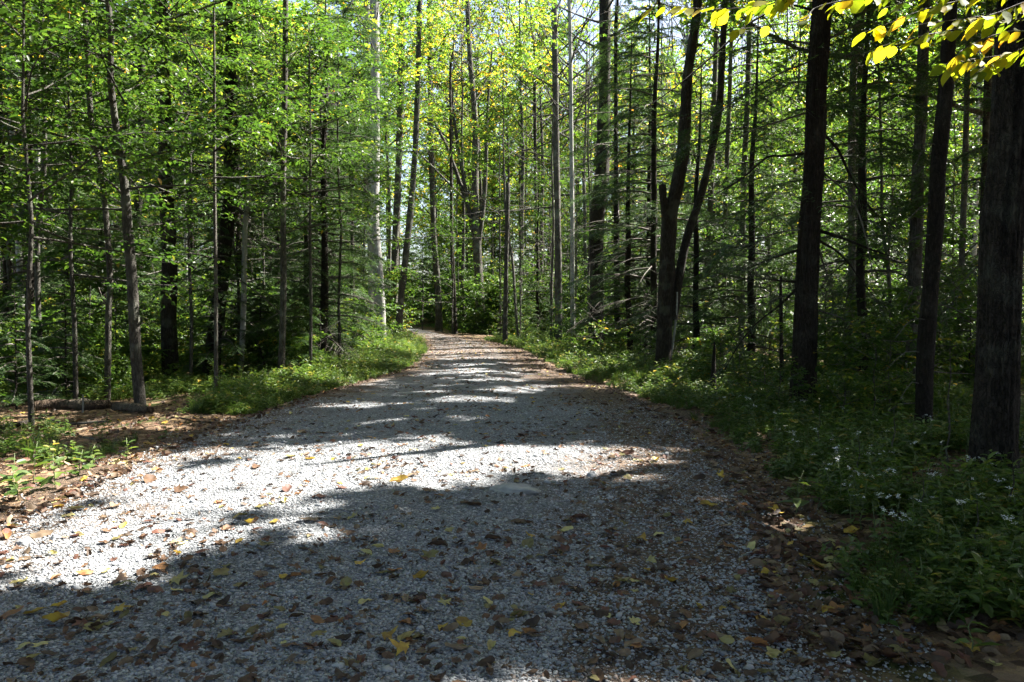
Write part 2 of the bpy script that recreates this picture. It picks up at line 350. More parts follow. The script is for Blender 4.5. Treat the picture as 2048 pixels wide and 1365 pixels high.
# ------------------------------------------------------------------ which ground and places the sun reaches through the canopy
def in_poly(x, y, P):
    c = np.zeros(x.shape, bool); n = len(P)
    for i in range(n):
        x0, y0 = P[i]; x1, y1 = P[(i + 1) % n]
        if y0 == y1: continue
        t = ((y0 > y) != (y1 > y)) & (x < (x1 - x0) * (y - y0) / (y1 - y0) + x0)
        c ^= t
    return c

SUN_GAP = [ground(*p)[:2] for p in [(-420, 1265), (-200, 1250), (0, 1225), (200, 1205), (380, 1170), (540, 1125), (680, 1090), (760, 1055), (870, 1028), (1000, 1040), (1080, 1012), (1140, 990),
                                    (1240, 998), (1390, 965), (1350, 918), (1200, 896), (1000, 894), (800, 898), (620, 890), (540, 905), (400, 893), (250, 920), (60, 908), (-100, 915), (-420, 945)]]
def ell(px, py, rx, ry):
    c = ground(px, py); a = ground(px + rx, py); b0 = ground(px, py - ry); b1 = ground(px, py + ry)
    return (c[0], .5 * (b0[1] + b1[1]), abs(a[0] - c[0]), abs(b0[1] - b1[1]) / 2)
SUN_SPOTS = [ell(*e) for e in [(560, 884, 60, 7), (1400, 1022, 60, 15), (1560, 1045, 55, 22), (720, 818, 100, 6), (930, 810, 75, 7), (760, 856, 50, 5), (910, 852, 60, 5), (1010, 790, 70, 4),
                               (860, 793, 40, 3), (980, 770, 90, 2), (960, 720, 150, 4), (930, 695, 80, 3), (870, 676, 60, 2), (850, 745, 80, 2), (1090, 755, 60, 3),
                               (180, 862, 120, 14), (330, 858, 80, 10), (440, 835, 60, 8), (60, 950, 90, 30), (740, 700, 120, 9), (640, 715, 70, 7), (560, 770, 60, 6), (1120, 728, 60, 5), (1500, 770, 60, 8), (1680, 830, 60, 8), (1655, 990, 45, 18), (1605, 1012, 28, 12), (2010, 1085, 28, 14), (1720, 905, 55, 10), (1905, 965, 45, 9), (1430, 800, 60, 6), (1260, 770, 60, 6), (1810, 1040, 30, 9), (1560, 880, 40, 7), (1340, 760, 50, 5), (600, 1105, 34, 10), (850, 1062, 40, 9), (480, 1160, 44, 9), (715, 1110, 22, 7), (985, 1062, 26, 9), (1085, 1032, 34, 9), (330, 1195, 40, 8), (905, 1095, 26, 6), (1180, 1012, 26, 7), (770, 1150, 14, 8), (790, 1172, 16, 7), (1200, 745, 70, 6), (1300, 785, 60, 6), (1150, 735, 60, 4), (1390, 790, 50, 6)]]
SUN_BALLS = []                                     # (centre, radius): sprays and leaves that stand in full sun
def ball(px, py, d, r): SUN_BALLS.append((at(px, py, d), r))
ball(770, 300, 27, 2.6); ball(720, 480, 26, 2.0); ball(820, 230, 27, 1.8); ball(650, 120, 20, 2.4); ball(690, 590, 28, 1.8); ball(480, 200, 14, 1.6); ball(200, 120, 12, 1.3); ball(560, 60, 16, 1.8)
ball(1110, 200, 34, 2.4); ball(1000, 60, 36, 3); ball(330, 150, 15.7, .5); ball(757, 590, 45, 1.6); ball(755, 500, 45, 1.6); ball(800, 640, 50, 2.5); ball(100, 560, 16, .8); ball(222, 578, 20, .6)
for q_ in [(1700, 340, 31, 2.4), (1850, 330, 33, 2.6), (1560, 220, 33, 2.6), (1480, 600, 28, 1.5), (1950, 380, 31, 2.2), (1760, 520, 29, 1.6), (1400, 300, 36, 2.4), (390, 600, 22, 1.4), (300, 570, 24, 1.5), (520, 640, 24, 1.5), (150, 640, 20, 1.2), (440, 480, 24, 1.3), (810, 610, 62, 3.5), (900, 520, 62, 5), (1010, 470, 56, 4.5), (860, 330, 60, 5), (960, 180, 60, 5), (1060, 600, 50, 3), (900, 40, 62, 5), (930, 630, 58, 3), (1090, 330, 46, 3), (740, 200, 36, 2.5)]: ball(*q_)
N_FAR_BALLS = len(SUN_BALLS)
ball(1480, 20, 3.25, .3); ball(1360, 15, 3.25, .3); ball(1600, 10, 3.25, .3); ball(1760, 50, 3.3, .5); ball(1880, 70, 3.3, .6); ball(2000, 90, 3.25, .6)

def sun_lit(P):
    "True where a leaf at P would shade one of the sunlit places: the canopy has its gaps there"
    t = P[:, 2] / S[2]
    gx = P[:, 0] - S[0] * t; gy = P[:, 1] - S[1] * t
    jx = gx + (vnoise(gx * 1.3, gy * 1.3, 21) - .5) * .9; jy = gy + (vnoise(gx * 1.3, gy * 1.3, 22) - .5) * .9
    jx = jx + (vnoise(gx * 4.5, gy * 4.5, 26) - .5) * 1.3 + rng.normal(0, .1, len(gx)); jy = jy + (vnoise(gx * 4.5, gy * 4.5, 27) - .5) * 1.3 + rng.normal(0, .1, len(gx))
    isl = (vnoise(gx * 2.2, gy * 2.2, 28) * .55 + vnoise(gx * 5, gy * 5, 29) * .45) > .82
    out = in_poly(jx, jy, SUN_GAP) & ~isl
    jx = gx + (vnoise(gx * 2.5, gy * 2.5, 23) - .5) * .5; jy = gy + (vnoise(gx * 2.5, gy * 2.5, 24) - .5) * .5
    for (cx, cy_, rx, ry) in SUN_SPOTS:
        out |= ((jx - cx) / rx) ** 2 + ((jy - cy_) / ry) ** 2 < 1
    # loose dapple further off
    dn = vnoise(gx * .9, gy * .9, 31) * .6 + vnoise(gx * 2.3, gy * 2.3, 32) * .4
    thr = np.interp(gy, [9, 12, 20, 40], [.9, .72, .66, .62]); thr = np.where(gx > 2.6, thr + .06, thr); thr = np.where(gx < -4, thr - .05, thr)
    out |= (dn > thr) & (gy > 8.5) & (gy < 60) & (gx > rl(gy) - 3) & (gx < rr(gy) + 3.5)
    return out | in_beams(P, SUN_BALLS)

def in_beams(P, balls):
    out = np.zeros(len(P), bool)
    for c, r in balls:
        q = P - c; tt = q @ S; d2 = (q ** 2).sum(1) - tt ** 2
        out |= (d2 < r * r) & (tt > r * .8)
    return out

def main_gap(P):
    t = P[:, 2] / S[2]; return in_poly(P[:, 0] - S[0] * t, P[:, 1] - S[1] * t, SUN_GAP)

def keep_out(P):
    "too near in front of the lens"
    px, py = to_px(P)
    return (P[:, 1] > -1) & (P[:, 1] < 9.0) & (px > -250) & (px < 2300) & (py > -220)

# ------------------------------------------------------------------ leaf meshes
def leaf_arrays(pos, ax, nr, L, W, tint, shape):
    n = len(pos); ax = nrm(ax); sd = nrm(np.cross(ax, nr)); nr = np.cross(sd, ax)
    L = np.broadcast_to(np.asarray(L, float), (n,))[:, None]; W = np.broadcast_to(np.asarray(W, float), (n,))[:, None]
    if shape == 'blade':
        V = np.stack([pos - sd * W * .5, pos + sd * W * .5, pos + ax * L], 1); tri = [[0, 1, 2]]
    elif shape == 'diamond':
        V = np.stack([pos, pos + ax * L * .45 - sd * W * .5 + nr * W * .14, pos + ax * L - nr * L * .08, pos + ax * L * .45 + sd * W * .5 + nr * W * .14], 1); tri = [[0, 1, 2], [0, 2, 3]]
    else:
        up = nr * W * .16
        V = np.stack([pos, pos + ax * L * .28 - sd * W * .42 + up, pos + ax * L * .66 - sd * W * .4 + up - nr * L * .03, pos + ax * L - nr * L * .12,
                      pos + ax * L * .66 + sd * W * .4 + up - nr * L * .03, pos + ax * L * .28 + sd * W * .42 + up, pos + ax * L * .5 - nr * L * .02], 1)
        tri = [[0, 1, 6], [1, 2, 6], [2, 3, 6], [3, 4, 6], [4, 5, 6], [5, 0, 6]]
    k = V.shape[1]
    Fc = (np.arange(n)[:, None, None] * k + np.array(tri)[None]).reshape(-1, 3)
    return V.reshape(-1, 3), Fc, np.repeat(tint, k)

class Foliage:
    "leaf data from which crown meshes are cut"
    def __init__(s, name, mat, shape):
        s.name, s.mat, s.shape = name, mat, shape; s.p = []; s.a = []; s.n = []; s.L = []; s.W = []; s.t = []; s.me = None
    def add(s, p, a, n, L, W, t):
        k = len(p); s.p.append(p); s.a.append(a); s.n.append(n); s.L.append(np.broadcast_to(L, (k,))); s.W.append(np.broadcast_to(W, (k,))); s.t.append(np.broadcast_to(t, (k,)))
    def done(s):
        s.p = np.vstack(s.p); s.a = np.vstack(s.a); s.n = np.vstack(s.n); s.L = np.concatenate(s.L); s.W = np.concatenate(s.W); s.t = np.concatenate(s.t); return s
    def cut(s, keep=None):
        if keep is None:
            if s.me is None: s.me = s._mesh(slice(None))
            return s.me
        return s._mesh(keep)
    def _mesh(s, k):
        V, Fc, t = leaf_arrays(s.p[k], s.a[k], s.n[k], s.L[k], s.W[k], s.t[k], s.shape)
        return mesh_np(s.name, V, Fc, s.mat, {'tint': t})

def twig_leaves(fo, P0, D, Ln, n, L, W, flat=.6, tint=(.2, .75), gold=.02, droop=.25):
    "leaves alternating along many twigs at once"
    k = len(P0); D = nrm(D)
    t = (np.arange(n)[None] + rng.random((k, n)) * .7) / n
    pos = P0[:, None] + D[:, None] * (Ln[:, None] * t)[:, :, None]
    pos[:, :, 2] -= (t ** 2) * .15 * Ln[:, None]
    side = nrm(np.cross(D, np.array([0, 0, 1.0])) + 1e-6)
    sg = np.where(np.arange(n) % 2 == 0, 1, -1)[None, :, None]
    ax = D[:, None] * .6 + side[:, None] * sg * .9 + rng.normal(0, .3, (k, n, 3)); ax[:, :, 2] -= droop
    nr = np.array([0, 0, 1.0]) * flat + rng.normal(0, .45, (k, n, 3))
    sz = (.7 + .6 * rng.random(k * n))
    base = rng.uniform(tint[0], tint[1], (k, 1)) + rng.normal(0, .09, (k, n))
    g = rng.random((k, n)) < gold; base = np.where(g, rng.uniform(.85, 1.0, (k, n)), base)
    fo.add(pos.reshape(-1, 3), ax.reshape(-1, 3), nr.reshape(-1, 3), L * sz, W * sz, np.clip(base, 0.02, 1).ravel())

def limb(p0, az, el, ln, up=.3, n=6, wob=.06):
    P = [np.array(p0, float)]; a, e = az, el
    for i in range(n):
        a += random.gauss(0, wob * 1.6); e += up / n + random.gauss(0, wob)
        P.append(P[-1] + ln / n * np.array([math.cos(a) * math.cos(e), math.sin(a) * math.cos(e), math.sin(e)]))
    return np.array(P)

def broad_crown(name, hc, rc, limbs, subs, twigs, nl, L, W, mat=M_LEAF, shape='diamond', el=(.25, 1.15), prof=None, tint=(.2, .75), gold=.03, flat=.5, r0=.05, bark=M_BGREY, up=.35):
    "crown on a straight axis from z=0 to hc: limbs (mesh) and foliage"
    fo = Foliage(name, mat, shape); ge = Geo()
    for i in range(limbs):
        u = (i + .5 * random.random()) / limbs
        e = el[0] + (el[1] - el[0]) * u + random.gauss(0, .1)
        pr = prof(u) if prof else (.55 + .9 * math.sin(math.pi * min(1, u * .75 + .18))) * .75
        ln = rc * pr * random.uniform(.75, 1.2)
        az = i * 2.39996 + random.gauss(0, .3)
        P = limb((0, 0, u * hc * .86), az, e, ln, up)
        ge.tube(P, np.linspace(r0 * (1.15 - .7 * u), .008, len(P)), 5)
        P0 = []; D = []; Ln = []
        for j in range(subs):
            t = .28 + .72 * (j + random.random() * .6) / subs
            q = t * (len(P) - 1); qi = min(int(q), len(P) - 2); b = P[qi] + (P[qi + 1] - P[qi]) * (q - qi)
            d = nrm(P[qi + 1] - P[qi]); sa = math.atan2(d[1], d[0]) + (1 if j % 2 else -1) * random.uniform(.4, 1.1)
            se = math.asin(max(-1, min(1, d[2]))) * .6 + random.gauss(.02, .2)
            Q = limb(b, sa, se, ln * random.uniform(.28, .5), .1, 4)
            ge.tube(Q, np.linspace(max(.006, r0 * .3), .004, len(Q)), 3)
            for k in range(twigs):
                t2 = .15 + .85 * (k + random.random() * .5) / twigs
                q2 = t2 * (len(Q) - 1); k2 = min(int(q2), len(Q) - 2); c = Q[k2] + (Q[k2 + 1] - Q[k2]) * (q2 - k2)
                dd = nrm(Q[k2 + 1] - Q[k2]); ta = math.atan2(dd[1], dd[0]) + (1 if k % 2 else -1) * random.uniform(.3, 1.2)
                te = dd[2] * .5 + random.gauss(0, .3)
                P0.append(c); D.append([math.cos(ta) * math.cos(te), math.sin(ta) * math.cos(te), math.sin(te)]); Ln.append(random.uniform(.35, .75) * min(1.2, max(.45, rc / 3.2)))
        twig_leaves(fo, np.array(P0), np.array(D), np.array(Ln), nl, L, W, flat, tint, gold)
    return ge.limbs(name + '_limb', bark), fo.done()

def hemlock_crown(name, h, rb, nb, z0=.12, dead=.18, blade=.075, bw=.016, tw=.09, droop=.35, az_range=None):
    "branches round a straight axis of height h: bare stems (mesh) and needle sprays"
    fo = Foliage(name, M_HEM, 'blade'); ge = Geo()
    for i in range(nb):
        u = (i + random.random()) / nb
        z = h * (z0 + (1 - z0) * u)
        ln = rb * (1 - u) ** .75 * random.uniform(.6, 1.15) + .25
        az = i * 2.39996 + random.gauss(0, .3) if az_range is None else random.uniform(*az_range)
        isdead = u < dead
        P = limb((0, 0, z), az, random.uniform(.05, .4) - (.3 if isdead else 0), ln, -droop - .35, 7, .05)
        ge.tube(P, np.linspace(.022 + .012 * ln * .4, .004, len(P)), 4)
        side = nrm(np.cross(nrm(P[-1] - P[0]), [0, 0, 1.0]))
        nt = max(6, int(ln / tw))
        P0 = []; D = []; Ln = []
        for j in range(nt):
            t = .16 + .84 * (j + random.random() * .5) / nt
            q = t * (len(P) - 1); qi = min(int(q), len(P) - 2); b = P[qi] + (P[qi + 1] - P[qi]) * (q - qi); d = nrm(P[qi + 1] - P[qi])
            for s_ in (-1, 1):
                if isdead and random.random() < .5: continue
                dd = nrm(d * .8 + side * s_ * random.uniform(.6, 1.1) + np.array([0, 0, random.gauss(-.12, .16)]))
                tl = ln * (.34 * (1 - t) + .1) * random.uniform(.6, 1.2) + .08
                P0.append(b); D.append(dd); Ln.append(tl)
        if not P0: continue
        P0 = np.array(P0); D = np.array(D); Ln = np.array(Ln)
        for a_, b_, c_ in zip(P0, D, Ln):
            if isdead or random.random() < .1: ge.tube(np.array([a_, a_ + b_ * c_ * .5 + [0, 0, -.01], a_ + b_ * c_ + [0, 0, -.05 * c_]]), [.005, .004, .002], 3)
        if isdead and random.random() < .8: continue
        n = 11
        t = (np.arange(n)[None] + rng.random((len(P0), n)) * .5) / n
        pos = P0[:, None] + D[:, None] * (Ln[:, None] * t)[:, :, None]; pos[:, :, 2] -= (t ** 2) * .22 * Ln[:, None]
        sd = nrm(np.cross(D, [0, 0, 1.0]) + 1e-6); base = rng.uniform(.25, .7, (len(P0), 1)) + rng.normal(0, .1, (len(P0), n)) + .2 * t
        for s_ in (-1, 1):
            ax = D[:, None] * .8 + sd[:, None] * s_ * .75 + rng.normal(0, .2, pos.shape); ax[:, :, 2] -= .12
            nr = np.array([0, 0, 1.0]) + rng.normal(0, .3, pos.shape)
            sz = .7 + .7 * rng.random(pos.shape[0] * n)
            fo.add(pos.reshape(-1, 3), ax.reshape(-1, 3), nr.reshape(-1, 3), blade * sz, bw, np.clip(base, 0, 1).ravel())
    return ge.limbs(name + '_stem', M_TWIG), fo.done()

# variants, built once, shared by the copies
BROAD = [broad_crown('crown', hc, rc, lim, 7, 7, 9, .14, .11, tint=tn, gold=g) for hc, rc, lim, tn, g in
         [(11, 4.0, 24, (.15, .65), .02), (12, 3.6, 25, (.3, .8), .05), (10, 4.4, 24, (.25, .7), .02), (13, 3.4, 26, (.4, .9), .10), (11, 3.8, 24, (.1, .6), .02)]]
AIRY = [broad_crown('crown', hc, rc, lim, 6, 5, 8, .15, .12, tint=tn, gold=g) for hc, rc, lim, tn, g in
        [(11, 4.2, 20, (.25, .7), .02), (12, 3.8, 21, (.38, .78), .05), (10, 4.6, 20, (.3, .72), .02), (13, 3.6, 22, (.42, .84), .07)]]
UNDER = [broad_crown('crown', hc, rc, lim, 6, 5, 7, .112, .064, M_UND, 'oval', (-.1, .75), lambda u: 1.0 - .55 * u, tn, g, 1.2, .022, M_BGREY, .15) for hc, rc, lim, tn, g in
         [(6.0, 2.8, 17, (.15, .7), .02), (5.0, 2.4, 15, (.1, .65), .015), (6.5, 2.4, 17, (.25, .8), .04)]]
SAPL = [broad_crown('crown', hc, rc, lim, 5, 4, 6, .095, .06, M_UND, 'oval', (-.05, .7), lambda u: 1.0 - .5 * u, tn, .02, 1.2, .01, M_BGREY, .12) for hc, rc, lim, tn in
        [(2.2, 1.1, 10, (.35, .85)), (1.5, .9, 8, (.3, .8)), (2.8, 1.2, 11, (.25, .75)), (1.0, .75, 7, (.4, .9))]]
HEML = [hemlock_crown('crown', h, rb, nb, z0, dd, .09, .02, .08) for h, rb, nb, z0, dd in [(15, 2.9, 88, .1, .06), (12, 2.6, 80, .06, .06), (18, 3.2, 96, .16, .1)]]
HEMY = [hemlock_crown('crown', h, rb, nb, .05, 0, .06, .014, .07) for h, rb, nb in [(4.5, 1.3, 42), (3.0, 1.0, 34)]]

# ------------------------------------------------------------------ the setting: ground and road
def lin(a, b, n): return np.linspace(a, b, n)
ys = np.concatenate([lin(-25, -2, 14), lin(-1.5, 14, 120), lin(14.2, 45, 130), lin(46, 130, 100), lin(133, 420, 40)])
xs = np.concatenate([-np.flip(lin(32, 420, 40)), lin(-31, -12.3, 60), lin(-12, 12, 190), lin(12.3, 31, 60), lin(32, 420, 40)])
X, Y = np.meshgrid(xs, ys); Z = H(X, Y); nx = len(xs)
i = np.arange(len(ys) - 1)[:, None] * nx + np.arange(nx - 1)[None]
gme = mesh_np('forest_floor', np.stack([X, Y, Z], -1).reshape(-1, 3), np.stack([i, i + 1, i + nx + 1, i + nx], -1).reshape(-1, 4), M_GROUND, smooth=True)
tag(obj('ground', gme), kind='structure')

ys = np.concatenate([lin(-10, 1, 30), lin(1.1, 30, 330), lin(30.4, 148, 260)]); nu = 61
u = lin(0, 1, nu)
wobL = (vnoise(ys * .9, ys * 0, 41) - .5) * .55 + (vnoise(ys * 3.1, ys * 0, 42) - .5) * .3
wobR = (vnoise(ys * .9, ys * 0, 43) - .5) * .55 + (vnoise(ys * 3.1, ys * 0, 44) - .5) * .3
XL = rl(ys) + wobL - .1; XR = rr(ys) + wobR + .1
X = XL[:, None] + (XR - XL)[:, None] * u[None]; Y = np.repeat(ys[:, None], nu, 1)
de = np.minimum(X - XL[:, None], XR[:, None] - X)
def road_z(x, y):
    x = np.asarray(x, float); y = np.asarray(y, float)
    c = (x - rl(y)) / (rr(y) - rl(y))
    rut = -.022 * (np.exp(-((c - .27) / .09) ** 2) + np.exp(-((c - .74) / .09) ** 2))
    return rz(y) + .012 + .045 * (1 - (2 * np.clip(c, 0, 1) - 1) ** 2) + rut + (vnoise(x * 1.1, y * 1.1, 51) - .5) * .035 + (vnoise(x * 6, y * 6, 52) - .5) * .012
Z = road_z(X, Y)
Z = np.where(de < .02, H(X, Y) - .03, Z); kk = np.clip(de / .35, 0, 1); Z = np.where(de >= .02, (H(X, Y) + .004) * (1 - kk) + Z * kk, Z)
far_b = .42 * np.interp(Y, [22, 27, 55, 75], [0, 1, 1, .3]); edge = np.clip(1 - de / 1.6, 0, 1); edge = np.where(X > (XL + XR)[:, None] / 2, np.clip(1 - de / 2.3, 0, 1), edge * .8)
i = np.arange(len(ys) - 1)[:, None] * nu + np.arange(nu - 1)[None]
rme = mesh_np('gravel_road', np.stack([X, Y, Z], -1).reshape(-1, 3), np.stack([i, i + 1, i + nu + 1, i + nu], -1).reshape(-1, 4), M_ROAD, {'edge': np.maximum(edge, far_b).ravel()}, True)
tag(obj('road', rme), kind='structure')
def surf(x, y):
    d = road_dist(np.asarray(x, float), np.asarray(y, float))
    return np.where(d < -.1, np.maximum(road_z(x, y), H(x, y)), H(x, y) + .006)

# ------------------------------------------------------------------ scattering of what nobody could count
PROTO = {}
def proto(name, meshes):
    c = bpy.data.collections.new(name)
    for k, me in enumerate(meshes):
        o = bpy.data.objects.new('%s_%02d' % (name, k), me); c.objects.link(o)
    return c

def scatter(name, P, R, Sc, I, coll, label, cat):
    me = bpy.data.meshes.new(name); me.vertices.add(len(P)); me.vertices.foreach_set('co', np.asarray(P, np.float32).ravel())
    a = me.attributes.new('rot', 'FLOAT_VECTOR', 'POINT'); a.data.foreach_set('vector', np.asarray(R, np.float32).ravel())
    Sc = np.asarray(Sc, np.float32)
    if Sc.ndim == 1: Sc = np.repeat(Sc[:, None], 3, 1)
    a = me.attributes.new('scl', 'FLOAT_VECTOR', 'POINT'); a.data.foreach_set('vector', Sc.ravel())
    a = me.attributes.new('idx', 'INT', 'POINT'); a.data.foreach_set('value', np.asarray(I, np.int32))
    o = obj(name, me); tag(o, label, cat, kind='stuff')
    g = bpy.data.node_groups.new(name + '_scatter', 'GeometryNodeTree')
    g.interface.new_socket('Geometry', in_out='INPUT', socket_type='NodeSocketGeometry'); g.interface.new_socket('Geometry', in_out='OUTPUT', socket_type='NodeSocketGeometry')
    n = g.nodes; l = g.links
    gi = n.new('NodeGroupInput'); go = n.new('NodeGroupOutput'); ip = n.new('GeometryNodeInstanceOnPoints'); ci = n.new('GeometryNodeCollectionInfo')
    ci.inputs['Collection'].default_value = coll; ci.inputs['Separate Children'].default_value = True; ci.inputs['Reset Children'].default_value = True
    def attr(nm, ty):
        q = n.new('GeometryNodeInputNamedAttribute'); q.data_type = ty; q.inputs['Name'].default_value = nm; return q.outputs['Attribute']
    l.new(gi.outputs[0], ip.inputs['Points']); l.new(ci.outputs[0], ip.inputs['Instance']); ip.inputs['Pick Instance'].default_value = True
    l.new(attr('idx', 'INT'), ip.inputs['Instance Index']); l.new(attr('rot', 'FLOAT_VECTOR'), ip.inputs['Rotation']); l.new(attr('scl', 'FLOAT_VECTOR'), ip.inputs['Scale'])
    l.new(ip.outputs[0], go.inputs[0])
    o.modifiers.new('scatter', 'NODES').node_group = g
    return o

def ico():
    t = (1 + 5 ** .5) / 2
    V = nrm(np.array([[-1, t, 0], [1, t, 0], [-1, -t, 0], [1, -t, 0], [0, -1, t], [0, 1, t], [0, -1, -t], [0, 1, -t], [t, 0, -1], [t, 0, 1], [-t, 0, -1], [-t, 0, 1]], float))
    Fc = np.array([[0, 11, 5], [0, 5, 1], [0, 1, 7], [0, 7, 10], [0, 10, 11], [1, 5, 9], [5, 11, 4], [11, 10, 2], [10, 7, 6], [7, 1, 8], [3, 9, 4], [3, 4, 2], [3, 2, 6], [3, 6, 8], [3, 8, 9], [4, 9, 5], [2, 4, 11], [6, 2, 10], [8, 6, 7], [9, 8, 1]])
    return V, Fc
def ico2(n=1):
    V, Fc = ico()
    for _ in range(n):
        V = list(map(tuple, V)); cache = {}; out = []
        def mid(a, b):
            k = (min(a, b), max(a, b))
            if k not in cache: cache[k] = len(V); V.append(tuple(nrm((np.array(V[a]) + np.array(V[b])) / 2)))
            return cache[k]
        for a, b, c in Fc:
            x, y, z = mid(a, b), mid(b, c), mid(c, a); out += [[a, x, z], [b, y, x], [c, z, y], [x, y, z]]
        V = np.array(V); Fc = np.array(out)
    return V, Fc

# ------------------------------------------------------------------ trees
TREES = []
def bark_for(kind): return {'dark': M_BDARK, 'hem': M_BHEM, 'grey': M_BGREY, 'pale': M_BPALE}[kind]

def hang_foliage(parent, loc, base_w, rot, scl, limb_me, fo, limb_name='crown_branch'):
    "crown + its limbs as parts; leaves that stand in a sunbeam's way are left off"
    c, s_ = math.cos(rot), math.sin(rot)
    def wpos(p): p = p * scl; return np.stack([p[:, 0] * c - p[:, 1] * s_, p[:, 0] * s_ + p[:, 1] * c, p[:, 2]], 1) + np.asarray(base_w)
    Pw = wpos(fo.p)
    drop = sun_lit(Pw) | keep_out(Pw)
    me = fo.cut() if drop.sum() < 12 else fo.cut(~drop)
    if limb_me is None: lm = None
    else: Lw = wpos(limb_me.V); lm = limb_me.cut(main_gap(Lw) | keep_out(Lw) | in_beams(Lw, SUN_BALLS[N_FAR_BALLS:]))
    if lm is not None: obj(limb_name, lm, parent, loc, (0, 0, rot), scl)['kind'] = 'stuff'
    if (~drop).sum() > 20: obj('crown', me, parent, loc, (0, 0, rot), scl)

def px_tree(name, label, path, w0, w1, bark, d=None, top=None, crown=None, ridge=.1, flare=.75, n=20, cat='tree', depthlean=0.0, group=None, z_base=None):
    "a tree whose trunk follows traced pixels (base first); w0, w1 = widths in px at base and at last point"
    b = ground(*path[0]) if d is None else np.array([*at(path[0][0], path[0][1], d)])
    b[2] = float(H(b[0], b[1])); d = b[1]
    P = [b - [0, 0, .15], b]
    for k, (px, py) in enumerate(path[1:]): P.append(at(px, py, d + depthlean * (k + 1)))
    R = [w0, w0] + list(np.interp(range(1, len(path)), [0, len(path) - 1], [w0, w1])); R = [r / 2 / F * d for r in R]
    if top:                        # continue out of the frame up to this height
        a, c = np.array(P[-2]), np.array(P[-1]); dr = nrm(c - a); dr = nrm(dr + [0, 0, .6])
        nst = 4
        for k in range(nst):
            P.append(P[-1] + dr * (top - c[2]) / nst + np.array([random.gauss(0, .08), random.gauss(0, .08), 0])); R.append(R[len(path)] * (1 - .8 * (k + 1) / nst))
    P = np.array(P); Q = smooth_path(P, .16 if d < 25 else .4)
    s0 = np.concatenate([[0], np.cumsum(np.linalg.norm(np.diff(P, axis=0), axis=1))]); s1 = np.concatenate([[0], np.cumsum(np.linalg.norm(np.diff(Q, axis=0), axis=1))])
    RR_ = np.interp(s1 / s1[-1], s0 / s0[-1], R)
    o = thing(name, label, cat, b, group=group)
    V, Fq, cap = tube(Q - b, RR_, n, ridge, flare, random.randint(0, 99)); 
    obj('trunk', mesh_np('trunk', V, np.vstack([Fq, cap]), bark_for(bark), smooth=True), o)
    if crown:
        fam, k, zc, sc = crown
        j = int(np.argmin(np.abs(Q[:, 2] - b[2] - zc))); c = Q[j] - b
        hang_foliage(o, c, Q[j], random.uniform(0, 6.28), sc, fam[k][0], fam[k][1])
    TREES.append((b[0], b[1]))
    return o, Q - b, b

def px_limb(o, b, path, d, w0, w1, mat, dd=0.0, n=7, name='branch', leaves=None):
    "a traced branch"
    P = np.array([at(px, py, d + dd * k) for k, (px, py) in enumerate(path)]) - b
    Q = smooth_path(P, .12); R = np.linspace(w0 / 2 / F * d, w1 / 2 / F * d, len(Q))
    V, Fq, cap = tube(Q, R, n, .06); br = obj(name, mesh_np(name, V, np.vstack([Fq, cap]), mat, smooth=True), o)
    if leaves:
        fo = Foliage('foliage', leaves[0], leaves[1]); m = leaves[2]
        P0 = []; D = []; Ln = []
        for k in range(m):
            t = .25 + .75 * random.random(); q = t * (len(Q) - 1); i_ = min(int(q), len(Q) - 2); P0.append(Q[i_]); dr = nrm(Q[i_ + 1] - Q[i_])
            D.append(nrm(dr * .6 + np.array([random.gauss(0, .6), random.gauss(0, .7), random.gauss(0, .25)]))); Ln.append(random.uniform(.3, leaves[3]))
        twig_leaves(fo, np.array(P0), np.array(D), np.array(Ln), leaves[4], leaves[5], leaves[6], .9, leaves[7], .03)
        obj('foliage', fo.done().cut(), br)
    return br

UL = (M_UND, 'oval', 26, .8, 8, .095, .055, (.3, .85))
# --- left of the road
o, Q, b = px_tree('crooked_tree', 'crooked slim grey-barked tree with side branches at the left litter edge', [(279, 815), (271, 706), (266, 571), (258, 450), (256, 403), (249, 330), (238, 256), (229, 165), (231, 73), (225, 0)], 21, 11, 'grey', top=8.5, crown=(UNDER, 0, 3.4, .95), ridge=.06, flare=.25, n=14)
d = b[1]
px_limb(o, b, [(247, 322), (215, 300), (150, 291), (80, 287), (0, 279), (-60, 270)], d, 7, 3, M_BGREY, -.1, leaves=UL)
px_limb(o, b, [(252, 340), (285, 325), (320, 310), (350, 302), (420, 280)], d, 8, 3, M_BGREY, -.12, leaves=UL)
px_limb(o, b, [(231, 68), (290, 60), (350, 45), (420, 22), (500, -5)], d, 6, 3, M_BGREY, .1, leaves=UL)
px_limb(o, b, [(226, 122), (180, 108), (130, 98), (60, 95)], d, 5, 2, M_BGREY, -.15, leaves=UL)
px_limb(o, b, [(256, 400), (235, 375), (215, 360), (190, 345)], d, 6, 3, M_BGREY, .1)
px_tree('reddish_tree', 'thin reddish-brown trunk standing just behind the crooked grey sapling', [(283, 728), (280, 600), (277, 450), (286, 366), (289, 240), (292, 100), (294, -20)], 17, 12, 'hem', top=15, crown=(BROAD, 4, 8.5, .8), n=14)
o, Q, b = px_tree('thick_dark_tree', 'thick straight dark trunk left of the leaning one, bark patched pale higher up', [(339, 768), (339, 640), (341, 520), (338, 450), (337, 403), (335, 293), (333, 154), (331, 55), (330, -20)], 29, 23, 'dark', top=17, crown=(BROAD, 0, 8.5, 1.0), ridge=.12)
o, Q, b = px_tree('hemlock_tree', 'dark hemlock trunk leaning rightward with bare drooping lower branches', [(418, 764), (431, 660), (445, 560), (456, 450), (462, 400), (465, 290), (468, 150), (470, 0)], 31, 20, 'hem', top=15, crown=(HEML, 1, 3.6, .95), ridge=.12)
d = b[1]
